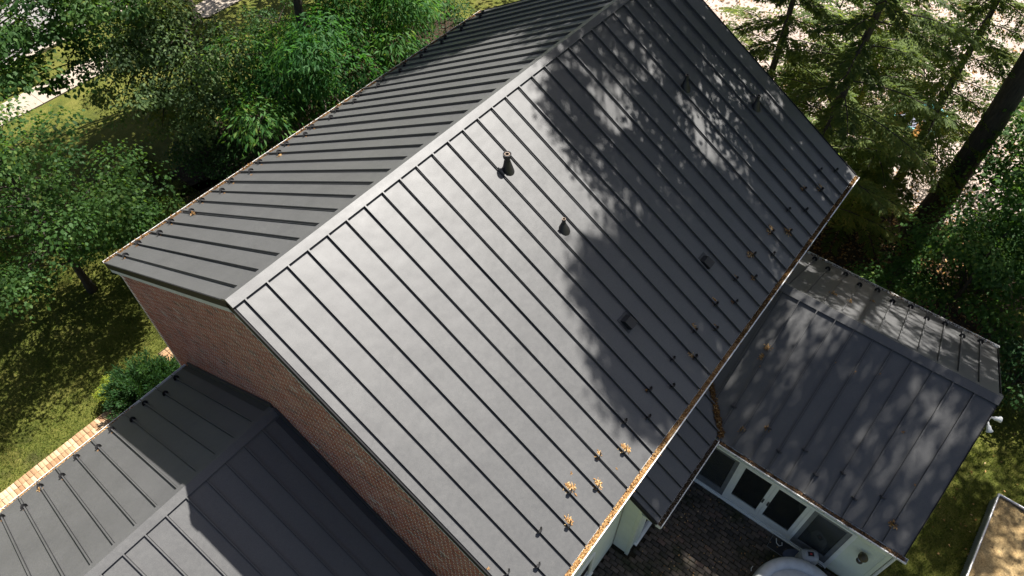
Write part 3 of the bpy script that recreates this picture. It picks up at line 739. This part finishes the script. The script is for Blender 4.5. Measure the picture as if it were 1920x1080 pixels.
def trunk_pts(h, lean=(0, 0), seg=9, wob=.02):
    return [Vector((lean[0]*k/seg*h+random.gauss(0, wob)*h*.1, lean[1]*k/seg*h+random.gauss(0, wob)*h*.1, h*k/seg)) for k in range(seg+1)]

def dome_leaves(C, rad, n, ln, asp, up=.55, droop=.35, flat=.62, jit=.22, hang=0.0):
    """n leaves on each dome-shaped clump of radius rad around C"""
    m = len(C); idx = np.repeat(np.arange(m), n); k = len(idx)
    D = rng.normal(size=(k, 3)); D[:, 2] = np.abs(D[:, 2])*1.0-.35; D = unit(D)
    r = rad[idx]*(rng.uniform(.35, 1.05, k)**.6)
    P = C[idx]+D*r[:, None]*np.array([1, 1, flat])+rng.normal(0, 1, (k, 3))*(rad[idx]*jit)[:, None]*np.array([1, 1, .6])
    Nn = unit(D*.7+np.array([0, 0, up])+rng.normal(0, .35, (k, 3)))
    U = D*np.array([1, 1, .2])+rng.normal(0, .55, (k, 3)); U[:, 2] -= droop
    U = unit(U-Nn*(U*Nn).sum(1, keepdims=True)*.8)
    ct = np.clip(rng.normal(.5, .16, m), 0, 1)[idx]
    tint = np.clip(ct+rng.normal(0, .17, k), 0, 1)
    l = rng.uniform(.65, 1.25, k)*ln
    return quads(P, U, Nn, l, l*asp, .12, tint)

def sample_clumps(n, c, r, hollow=.35, keep=None):
    out = []
    while len(out) < n:
        d = rng.normal(size=3); d /= np.linalg.norm(d); t = rng.uniform(hollow**3, 1)**(1/3)
        p = np.array(c)+d*t*np.array(r)
        if p[2] < .5: continue
        if keep is not None and not keep(p): continue
        out.append(p)
    return np.array(out)

def broad_tree(name, base, h, tr, vols, leaf, mat, label, group=None, lean=(0, 0), cat='tree', keep=None, bark='bark', limbs=True):
    """vols: list of (centre, radii, clumps, clump radius, leaves per clump); leaf: (length, aspect, droop)"""
    e = empty(name, base); bx, by, bz = base
    tag(e, label, cat, group)
    b = MB(); tp = trunk_pts(h*.78, lean); n = len(tp)
    b.tube(tp, [tr*(1.35 if k == 0 else 1)*(1-.8*k/(n-1)) for k in range(n)], 10)
    VV = []; QQ = []; TT = []; off = 0
    for c, r, nc, cr, nl in vols:
        C = sample_clumps(nc, c, r, keep=keep)-np.array([bx, by, bz])
        rad = cr*rng.uniform(.65, 1.3, nc)
        V, Q, T = dome_leaves(C, rad, nl, leaf[0], leaf[1], droop=leaf[2])
        VV.append(V); QQ.append(Q+off); TT.append(T); off += len(V)
        if limbs:
            for p in C[:70]:
                rr = math.hypot(p[0], p[1]); hz = max(.15*h, min(h*.74, p[2]-.45*rr)); k = min(n-1, hz/(h*.78)*(n-1)); i0 = int(k); f = k-i0
                q = tp[i0].lerp(tp[min(n-1, i0+1)], f)
                limb_mesh(b, q, Vector(p), max(.018, tr*.28*(1-hz/h)), .008, .06, 5, .06, 4)
    b.build('trunk', M[bark], e, smooth=True)
    link('crown', bulk('crown', np.concatenate(VV), np.concatenate(QQ), np.concatenate(TT), mat), None, e)
    return e

def hemlock(base, h, tr, rmax, label, z0=2.2, nb=150, short=None, dens=1.0, low=.45, pw=2.2, group='tall hemlocks behind the house', lean=(0, 0)):
    e = empty('hemlock_tree', base); tag(e, label, 'tree', group)
    b = MB(); tp = trunk_pts(h, lean, 14, .012); n = len(tp)
    b.tube(tp, [tr*(1.3 if k == 0 else 1)*(1-.93*k/(n-1)) for k in range(n)], 9)
    P = []; U = []; Nn = []; T = []; LN = []
    for q in range(nb):
        z = z0+(h-z0-.3)*((q+random.random())/nb); k = z/h*(n-1); i0 = int(k); o = tp[i0].lerp(tp[min(n-1, i0+1)], k-i0)
        az = q*2.399+random.gauss(0, .3); prof = (1-(z/h)**pw)*.9+.1
        if z < 9.5 and random.random() < low: continue
        ln_ = rmax*prof*random.uniform(.65, 1.1)
        if short: ln_ *= short(z, az)
        if ln_ < .3: continue
        dx = Vector((math.cos(az), math.sin(az), 0)); side = Vector((-dx.y, dx.x, 0))
        pts = [o+dx*ln_*t+Z*(.10*ln_*t-.30*ln_*t*t) for t in (0, .25, .5, .75, 1)]
        b.tube(pts, [.035*tr/.25, .025*tr/.25, .017, .010, .004], 4, False)
        bt = np.clip(rng.normal(.5, .16), 0, 1)
        ns = int(11*ln_*dens)+4
        for s in range(ns):                                     # flat side sprays
            t = .14+.86*(s+random.random())/ns; pk = t*4; k0 = min(3, int(pk)); c = pts[k0].lerp(pts[k0+1], pk-k0)
            sg = 1 if s % 2 else -1; tw = (.20+.42*(1-t)**.7)*min(1.3, ln_*.55)*random.uniform(.7, 1.2)
            sd = (side*sg*random.uniform(.7, 1)+dx*random.uniform(.35, .9)).normalized()
            nn = 7
            for m in range(nn):
                f = (m+.6)/nn; cc = c+sd*tw*f-Z*(.22*tw*f*f)
                for g in (-1, 1):
                    w = sd*random.uniform(.5, 1)+(dx if g > 0 else -dx+sd*.6)*random.uniform(.4, .9); w.z -= random.uniform(.05, .45)
                    P.append(cc); U.append(w.normalized()); LN.append(random.uniform(.09, .19)*(1.15-.5*f)); T.append(bt+random.gauss(0, .17)+.12*f)
    P = np.array([p[:] for p in P]); U = np.array([u[:] for u in U]); k = len(P)
    Nn = unit(np.array([0, 0, 1.])+rng.normal(0, .30, (k, 3))); Nn = unit(Nn-U*(U*Nn).sum(1, keepdims=True))
    LN = np.array(LN)
    V, Q, TT = quads(P, U, Nn, LN, LN*.36, .08, np.clip(np.array(T), 0, 1))
    b.build('trunk', M['hbark'], e, smooth=True)
    link('crown', bulk('crown', V, Q, TT, M['leaf_hem']), None, e)
    return e

# tall hemlocks at the far end of the house; their tops shade the roof
def keep_off(z, az):
    c = math.cos(az)
    return .55 if (c < -.15 and z < 11) else 1.0
hemlock((14.55, -4.35, 0), 14.5, .18, 3.0, 'hemlock whose trunk rises behind the far eave corner of the roof', 2.2, 100, keep_off, low=.0, dens=1.35)
hemlock((15.35, -2.25, 0), 13.0, .15, 2.8, 'slimmer hemlock standing behind the far rake edge of the roof', 2.4, 80, keep_off, low=.0, dens=1.35)
hemlock((18.75, -6.3, 0), 13.0, .15, 2.6, 'hemlock just left of the thick oak trunk', 2.0, 80, low=.0, dens=1.2)
hemlock((17.0, -5.5, 0), 4.8, .06, 1.9, 'hemlock sapling just beyond the far eave corner', .6, 50, low=.0, dens=1.3)
hemlock((20.9, -3.9, 0), 8.5, .11, 2.6, 'short hemlock in the gravel yard at the upper right', 1.2, 60, low=.0, dens=1.1)
hemlock((17.3, 3.6, 0), 22.0, .16, 2.8, 'hemlock hidden behind the ridge at the far end', 8.0, 110, keep_off)

EDGE_Y = [-7, -5.4, -4.6, -4.3, -3.5, -2.6, -1.9, -1.2, -.7, 0, 1.5, 3, 3.5, 4.5, 5.6, 7]
EDGE_X = [5.0, 3.6, 3.3, 3.75, 4.3, 5.35, 5.8, 6.6, 6.9, 7.9, 9.8, 10.3, 9.3, 8.5, 7.9, 7.9]
def shades_far_roof(p):
    'crown stays where its shade reaches the far part of the roof only'
    zr = RZ-abs(p[1])*T30; t = (p[2]-zr)/math.tan(SUN_EL); return p[2] > 10.5 and p[0]-t > np.interp(p[1], EDGE_Y, EDGE_X)+.55
def above(zmin): return lambda p: p[2] > zmin
broad_tree('oak_tree', (18.2, -7.65, 0), 27, .38, [((17.6, -8.4, 19), (4.6, 4.6, 7.2), 50, .85, 400)], (.2, .62, .3), M['leaf_oak'], 'big oak with a thick dark trunk at the upper right', 'tall deciduous trees', keep=above(10))
broad_tree('oak_tree', (16.3, .9, 0), 27, .26, [((14.6, -2.0, 18.0), (3.4, 5.4, 8.6), 80, .66, 430), ((13.4, -4.5, 23.6), (1.5, 1.5, 2.6), 18, .62, 380), ((15.0, 4.0, 17), (2.4, 2.6, 5.0), 46, .72, 380)], (.19, .62, .3), M['leaf_oak'], 'tall oak behind the far rake whose crown shades the roof', 'tall deciduous trees', keep=shades_far_roof)
broad_tree('maple_tree', (18.2, -15.2, 0), 21, .3, [((17.4, -15.0, 15.0), (4.2, 3.2, 5.6), 26, .8, 200)], (.18, .7, .3), M['leaf_maple'], 'tall maple shading the lawn right of the sunroom', 'tall deciduous trees')
broad_tree('maple_tree', (15.0, -9.3, 0), 5.2, .08, [((15.1, -9.2, 2.5), (1.7, 1.8, 2.0), 50, .56, 230)], (.105, .75, .3), M['leaf_maple'], 'leafy young maple just behind the far eave of the sunroom', 'understorey maples right of the house')
broad_tree('maple_tree', (16.2, -12.2, 0), 5.6, .08, [((16.0, -11.9, 2.7), (2.0, 1.8, 2.2), 46, .6, 230)], (.105, .75, .3), M['leaf_maple'], 'leafy young maple at the right edge beyond the sunroom gable', 'understorey maples right of the house')
broad_tree('maple_tree', (17.2, -9.9, 0), 7.4, .1, [((17.2, -9.9, 3.9), (2.1, 2.0, 2.6), 54, .62, 230)], (.14, .75, .3), M['leaf_maple'], 'taller young maple in front of the oak trunk', 'understorey maples right of the house')
broad_tree('maple_tree', (14.2, -7.7, 0), 2.6, .04, [((14.2, -7.7, 1.3), (.8, .8, .9), 22, .34, 110)], (.10, .75, .3), M['leaf_maple'], 'small bright maple sapling by the far sunroom eave', 'understorey maples right of the house')
broad_tree('leafy_shrub', (14.0, -11.6, 0), 2.4, .04, [((14.0, -11.6, 1.0), (1.1, 1.4, 1.1), 26, .45, 95)], (.11, .7, .3), M['leaf_dark'], 'dark leafy shrub below the far corner of the sunroom roof', None, cat='shrub')

for x, y, hh, lb in ((20.3, -5.6, 6.5, 'light green young tree between the hemlocks in the gravel yard'), (22.6, -8.9, 7.0, 'light green young tree behind the oak trunk in the gravel yard'), (22.2, -1.9, 6.0, 'light green young tree at the top edge beyond the far rake'), (20.6, -11.2, 7.0, 'light green young tree at the upper right edge')):
    broad_tree('young_tree', (x, y, 0), hh, .07, [((x, y, hh*.55), (2.0, 2.0, hh*.38), 34, .5, 120)], (.12, .6, .3), M['leaf_oak'], lb, 'young trees in the gravel yard')
# left side
broad_tree('oak_tree', (9.5, 17.6, 0), 15, .36, [((7.4, 16.0, 6.6), (4.2, 4.0, 3.4), 70, .68, 170), ((11.2, 14.8, 11.5), (4.0, 3.8, 3.2), 52, .85, 170), ((6.2, 12.9, 4.0), (2.3, 2.4, 2.0), 72, .56, 230)], (.125, .6, .35), M['leaf_oak'], 'oak with a dark trunk between the lawn and the sidewalk', 'trees left of the house')
broad_tree('maple_tree', (.35, 11.3, 0), 7.2, .12, [((.2, 10.9, 3.9), (3.0, 2.6, 2.5), 72, .62, 260), ((2.2, 9.9, 2.7), (1.1, .9, .9), 11, .45, 190)], (.11, .75, .35), M['leaf_maple'], 'round leafy maple on the front lawn at the left edge', 'trees left of the house')
broad_tree('ash_tree', (9.3, 10.2, 0), 19, .19, [((9.0, 9.5, 3.9), (2.9, 2.1, 2.0), 40, .85, 430), ((8.2, 10.4, 12.2), (3.2, 3.0, 5.0), 15, .95, 260), ((7.2, 9.4, 17.5), (3.4, 2.6, 2.6), 12, .9, 240)], (.21, .26, .85), M['leaf_ash'], 'deep green ash with drooping leaflets beside the left eave', 'trees left of the house', keep=lambda p: p[1] > 6.7)
broad_tree('ash_tree', (12.9, 11.0, 0), 17, .18, [((12.3, 10.2, 4.2), (2.3, 2.2, 2.2), 30, .85, 400), ((13, 11.4, 10.5), (3.3, 3.2, 4.0), 45, .85, 200)], (.21, .26, .85), M['leaf_ash'], 'deep green ash farther back along the left eave', 'trees left of the house', keep=lambda p: p[1] > 6.9)
broad_tree('street_maple', (1.2, 19.0, 0), 12, .2, [((4.0, 15.9, 5.9), (3.4, 3.2, 1.9), 105, .52, 160)], (.15, .75, .35), M['leaf_maple'], 'maple by the sidewalk reaching over the upper left corner', 'trees left of the house')
for k, (x, y, r_, hh, lb) in enumerate(((6.0, 12.9, 1.0, 1.6, 'dark shrub at the edge of the shaded lawn below the oak'), (6.5, 11.2, 1.15, 1.9, 'dark shrub in the shade left of the eave, nearest the lawn'), (8.3, 12.3, 1.3, 2.3, 'dark shrub in the shade under the ash'), (7.2, 13.9, 1.2, 2.2, 'dark shrub in front of the oak trunk'), (10.6, 9.0, 1.0, 1.8, 'low dark shrub close to the left eave'), (15.5, 10.2, 1.5, 3.2, 'tall dark shrub at the far left corner of the house'), (11.2, 14.6, 1.6, 3.4, 'tall dark shrub behind the ash'))):
    broad_tree('leafy_shrub', (x, y, 0), hh, .04, [((x, y, hh*.5), (r_, r_, hh*.5), 30, .42, 90)], (.10, .6, .3), M['leaf_dark'], lb, 'shade shrubs left of the house', cat='shrub')
# far trees beyond the clearing, the street and the yard
for k, (x, y, hh, lb) in enumerate(((22, 16, 12, 'tree beyond the sunny clearing at the top'), (26, 10, 11, 'tree behind the far end of the house'), (17, 19.2, 11, 'tree on the lawn near the sidewalk at the top'), (38, 2, 13, 'tree at the back of the gravel yard'), (37, -12, 12, 'tree at the far right of the gravel yard'))):
    broad_tree('maple_tree', (x, y, 0), hh, .2, [((x, y, hh*.58), (3.2, 3.2, hh*.36), 50, .85, 80)], (.2, .75, .35), M['leaf_maple'], lb, 'trees in the distance')
# evergreen shrubs by the garage
e = empty('evergreen_shrub', (-.72, 6.42, 0)); tag(e, 'dense dark green evergreen shrub at the garage eave corner', 'shrub')
b = MB(); P = []; U = []; T = []
for k in range(150):
    az = random.uniform(0, 6.283); el = math.acos(random.uniform(-.25, 1)); rr = random.uniform(.55, .98)
    q = Vector((math.cos(az)*math.sin(el)*1.12, math.sin(az)*math.sin(el)*.92, .9+math.cos(el)*.85))*1.0
    tip = Vector((q.x*rr, q.y*rr, .15+(q.z-.15)*rr)); root = Vector((0, 0, .15)).lerp(tip, .25)
    limb_mesh(b, root, tip, .014, .003, .0, 4, .04, 3)
    ax = (tip-root).normalized(); bt = random.gauss(.5, .18)
    for m in range(170):
        f = random.uniform(.45, 1.03); c = root.lerp(tip, f)
        w = Vector((random.gauss(0, 1), random.gauss(0, 1), random.gauss(0, 1))).normalized()
        P.append((c+w*random.uniform(0, .13))[:]); U.append((w*.8+ax).normalized()[:]); T.append(bt+random.gauss(0, .15))
b.build('trunk', M['bark'], e)
P = np.array(P); U = np.array(U); k = len(P); Nn = unit(rdir(k)+np.array([0, 0, .5])); Nn = unit(Nn-U*(U*Nn).sum(1, keepdims=True))
V, Q, TT = quads(P, U, Nn, rng.uniform(.06, .11, k), .030, .05, np.clip(np.array(T), 0, 1))
link('crown', bulk('crown', V, Q, TT, M['leaf_dark']), None, e)
for x, y, r_, lb in ((.16, 6.45, .30, 'small yellow-green shrub against the brick wall'), (-1.48, 7.25, .26, 'small yellow-green shrub beside the brick path'), (-1.28, 7.5, .2, 'tiny yellow-green shrub in front of the evergreen')):
    broad_tree('golden_shrub', (x, y, 0), .7, .02, [((x, y, .42), (r_, r_, .36), 26, .10, 42)], (.055, .5, .2), M['leaf_yel'], lb, 'golden shrubs by the garage', cat='shrub')

# grass blades on the lawn
def grass(n, fx, label):
    P = fx(n); U = unit(np.stack([rng.normal(0, .45, n), rng.normal(0, .45, n), np.ones(n)], 1)); Nn = unit(rdir(n)*np.array([1, 1, .1])); Nn = unit(Nn-U*(U*Nn).sum(1, keepdims=True))
    V, Q, T = quads(P, U, Nn, rng.uniform(.03, .085, n), rng.uniform(.012, .022, n), .2, np.clip(rng.normal(.45, .25, n), 0, 1))
    o = link('grass', bulk('grass', V, Q, T, M['grass'])); tag(o, label, 'grass', None, 'stuff')
def lawn_left(n):
    P = np.stack([rng.uniform(-6.5, 5, n), rng.uniform(6.2, 15.5, n), np.zeros(n)], 1)
    bad = ((P[:, 0] < -1.38) & (P[:, 1] < 7.27)) | ((P[:, 0] > .15) & (P[:, 1] < 7.8)); return P[~bad]
_n = 95000; _P = lawn_left(_n)
grass(len(_P), lambda n: _P, 'short sunlit lawn grass left of the garage')
grass(26000, area(6.7, 13.5, -15.2, -10.6, .001), 'thin shaded grass beside the sunroom')

# ------------------------------------------------------------------ things on the patio and in the yard
tubc = Vector((4.985, -9.40, .03))
tub = empty('inflatable_hot_tub', tubc); tag(tub, 'round grey inflatable hot tub at the bottom of the patio', 'hot tub')
n = 56
prof = []
for k in range(15):
    a = math.pi*(k/14); prof.append((.86+.135*math.cos(a)*1.0, .52+.135*math.sin(a)))
outer = [(.97, .0), (1.01, .08), (1.015, .40), (.995, .52)]
MB().lathe(outer+prof[1:]+[(.725, .50)], n=n).build('inflated_wall', M['pvc'], tub, smooth=True)
V = []; F = []
rings = [(.73, .50), (.70, .515), (.60, .54), (.40, .56), (0.02, .565)]
MB().lathe(rings, n=n).build('lid', M['pvc'], tub, smooth=True)
b = MB()
for k in range(30):
    a = 2*math.pi*k/30; u = Vector((math.cos(a), math.sin(a), 0)); b.tube([u*.725+Z*.508, u*.765+Z*.606, u*.80+Z*.640], [.004, .006, .002], 4)
b.build('pleats', M['greyframe'], tub)
pump = empty('spa_pump', (6.16, -9.20, .03), R(-58)); tag(pump, 'grey plastic pump unit with control panel beside the hot tub', 'pump')
b = MB(); pr = [(.0, .0), (.17, .0), (.19, .06), (.19, .36), (.165, .50), (.10, .555), (0, .56)]
V = []; m = 24
for r0, z0 in pr[1:]:
    for k in range(m):
        a = 2*math.pi*k/m; c, s = math.cos(a), math.sin(a); V.append((math.copysign(abs(c)**.6, c)*r0*1.15, math.copysign(abs(s)**.6, s)*r0*.85, z0))
F = [(i*m+k, i*m+(k+1) % m, (i+1)*m+(k+1) % m, (i+1)*m+k) for i in range(5) for k in range(m)]+[tuple(range(5*m-0, 6*m))]
MB().add(V[:6*m], F).build('body', M['plastic'], pump, smooth=False)
MB().box(-.065, .065, -.05, .05, .5595, .572).build('control_panel', M['rubber'], pump)
MB().box(-.022, .022, -.02, .02, .5725, .577).build('display', M['red'], pump)
for s in (-1, 1): MB().tube([(s*.09, -.12, .2), (s*.09, -.25, .2), (s*.09, -.34, .2)], .035, 10).build('hose', M['pvc'], pump)
tray = empty('boot_tray', (6.17, -8.72, .03)); tag(tray, 'black tray on the patio below the sunroom window', 'tray')
b = MB(); b.box(-.2, .19, -.36, .36, 0, .012)
b.build('base', M['rubber'], tray)
b = MB(); b.box(-.21, -.2005, -.36, .36, 0, .03); b.box(.1905, .20, -.36, .36, 0, .03); b.box(-.21, .20, .3605, .37, 0, .03); b.box(-.21, .20, -.37, -.3605, 0, .03)
b.build('rim', M['greyframe'], tray)
cl = MB()
V = [(.17*math.cos(2*math.pi*k/20)*(1.35 if math.cos(2*math.pi*k/20) > 0 else 1), .11*math.sin(2*math.pi*k/20), z0) for z0 in (0, .035) for k in range(20)]
cl.add(V, [(k, (k+1) % 20, 20+(k+1) % 20, 20+k) for k in range(20)]+[tuple(range(20, 40))])
o = cl.build('kneeling_pad', M['bluegrey'], None, Matrix.Translation((6.12, -8.86, .044)) @ Matrix.Rotation(R(-40), 4, 'Z')); tag(o, 'blue-grey rounded foam pad lying on the black tray', 'pad')
o = MB().tube([(6.27, -8.45, .055), (6.17, -8.50, .06), (6.14, -8.58, .06), (6.20, -8.63, .06), (6.26, -8.60, .06)], .011, 8).build('hose_piece', M['white']); tag(o, 'short curled white hose on the black tray', 'hose')
o = MB().tube([(6.24, -9.36, .25), (6.26, -9.55, .22), (6.22, -9.75, .10), (6.28, -9.93, .06), (6.33, -10.02, .10)], .010, 6).build('power_cord', M['rubber']); tag(o, 'black power cord running along the sunroom wall from the pump', 'cord')
o = MB().tube([(5.20, -8.33, .05), (5.26, -8.30, .052), (5.33, -8.31, .05)], .009, 6).build('tube_end', M['white']); tag(o, 'tiny white tube lying on the pavers by the hot tub', 'tube')
for k, (yy, an, lb) in enumerate(((-7.30, 12, 'left'), (-7.44, -8, 'right'))):
    s = empty('shoe', (6.72, yy, .171), R(an)); tag(s, 'pale sandal inside the glass door, %s one of the pair' % lb, 'shoe', 'sandals inside the door')
    V = [((.13*math.cos(2*math.pi*q/18)), .045*math.sin(2*math.pi*q/18)*(1+.25*math.cos(2*math.pi*q/18)), z0) for z0 in (0, .02) for q in range(18)]
    MB().add(V, [(q, (q+1) % 18, 18+(q+1) % 18, 18+q) for q in range(18)]+[tuple(range(18, 36))]).build('sole', M['shoe'], s)
    MB().tube([(-.02, -.05, .02), (.0, -.03, .055), (.01, 0, .065), (.0, .03, .055), (-.02, .05, .02)], .009, 6).build('strap', M['white'], s)

# raised bed with galvanised sides
rb = empty('raised_bed', (8.0, -13.3, 0)); tag(rb, 'raised garden bed of pale sandy soil with a metal rim, bottom right', 'raised bed')
x0, x1, y0, y1, hh = -.9, 2.46, -1.3, 1.10, .42
def corr(p0, p1, out, h):
    p0 = Vector(p0); p1 = Vector(p1); a = p1-p0; n = int(a.length/.035); V = []; F = []
    for k in range(n+1):
        q = p0+a*k/n+Vector(out)*(.012*(1 if k % 2 else -1)); V += [q, q+Z*h]
    F = [(2*k, 2*k+2, 2*k+3, 2*k+1) for k in range(n)]; return V, F
b = MB()
for p, q, o_ in (((x0, y1, 0), (x1, y1, 0), (0, 1, 0)), ((x1, y1, 0), (x1, y0, 0), (1, 0, 0)), ((x0, y0, 0), (x1, y0, 0), (0, -1, 0)), ((x0, y0, 0), (x0, y1, 0), (-1, 0, 0))): b.add(*corr(p, q, o_, hh))
b.build('corrugated_side', M['galv'], rb)
for nm, p, q in (('rim_rail', (x0, y1, hh), (x1, y1, hh)), ('rim_rail', (x1, y1, hh), (x1, y0, hh)), ('rim_rail', (x0, y0, hh), (x1, y0, hh)), ('rim_rail', (x0, y0, hh), (x0, y1, hh))):
    MB().tube([p, q], .032, 10).build(nm, M['steel'], rb)
nx, ny = 60, 42; V = []; F = []
for a in range(nx):
    for c in range(ny):
        V.append((x0+.02+(x1-x0-.04)*a/(nx-1), y0+.02+(y1-y0-.04)*c/(ny-1), hh-.07+.02*math.sin(a*.5+math.sin(c*.7))*math.sin(c*.45)+random.gauss(0, .006)))
F = [(a*ny+c, (a+1)*ny+c, (a+1)*ny+c+1, a*ny+c+1) for a in range(nx-1) for c in range(ny-1)]
MB().add(V, F).build('soil', M['sand'], rb, smooth=True)

# toys in the gravel yard
def toy(name, u, v, mat, label, kind):
    p = px(u, v, (0, 0, .1), (0, 0, 1)); e = empty(name, (p.x, p.y, 0)); tag(e, label, 'toy', 'toys in the gravel yard')
    if kind == 'bucket':
        MB().lathe([(0, .01), (.19, .01), (.25, .36), (.27, .37), (.26, .40), (.235, .38), (.18, .04), (0, .03)], n=20).build('pail', mat, e, smooth=True)
        MB().tube([(.25, 0, .38), (.18, 0, .52), (0, 0, .58), (-.18, 0, .52), (-.25, 0, .38)], .012, 6).build('bail', M['white'], e)
    elif kind == 'pool':
        MB().lathe([(0, .03), (.80, .03), (.84, .06), (.90, .26), (.98, .28), (1.0, .24), (.92, .0), (0, .0)], n=36).build('shell', mat, e, smooth=True)
        MB().lathe([(0, .12), (.85, .12)], n=36).build('water', M['glass'], e)
    else:
        b = MB(); b.box(-.5, .5, -.22, .22, .0, .10); b.build('base', mat, e)
        b = MB(); b.add([(-.5, -.2, .101), (.1, -.2, .55), (.1, .2, .55), (-.5, .2, .101), (-.5, -.2, .15), (.1, -.2, .60), (.1, .2, .60), (-.5, .2, .15)], [(0, 1, 2, 3), (4, 7, 6, 5), (0, 4, 5, 1), (1, 5, 6, 2), (2, 6, 7, 3), (3, 7, 4, 0)]).build('chute', mat, e)
        MB().box(.1, .5, -.2, .2, .101, .58).build('steps', mat, e)
toy('toy_bucket', 1509, 152, M['yellow'], 'bright yellow bucket in the gravel yard seen through the hemlocks', 'bucket')
toy('toy_bucket', 1636, 92, M['blue'], 'pale blue bucket in the gravel yard near the top edge', 'bucket')
toy('wading_pool', 1722, 222, M['teal'], 'round teal wading pool behind the hemlock trunks', 'pool')
toy('toy_slide', 1716, 262, M['orange'], 'low orange toy slide in front of the teal wading pool', 'slide')
toy('toy_bucket', 1686, 196, M['red'], 'small red bucket left of the teal wading pool', 'bucket')
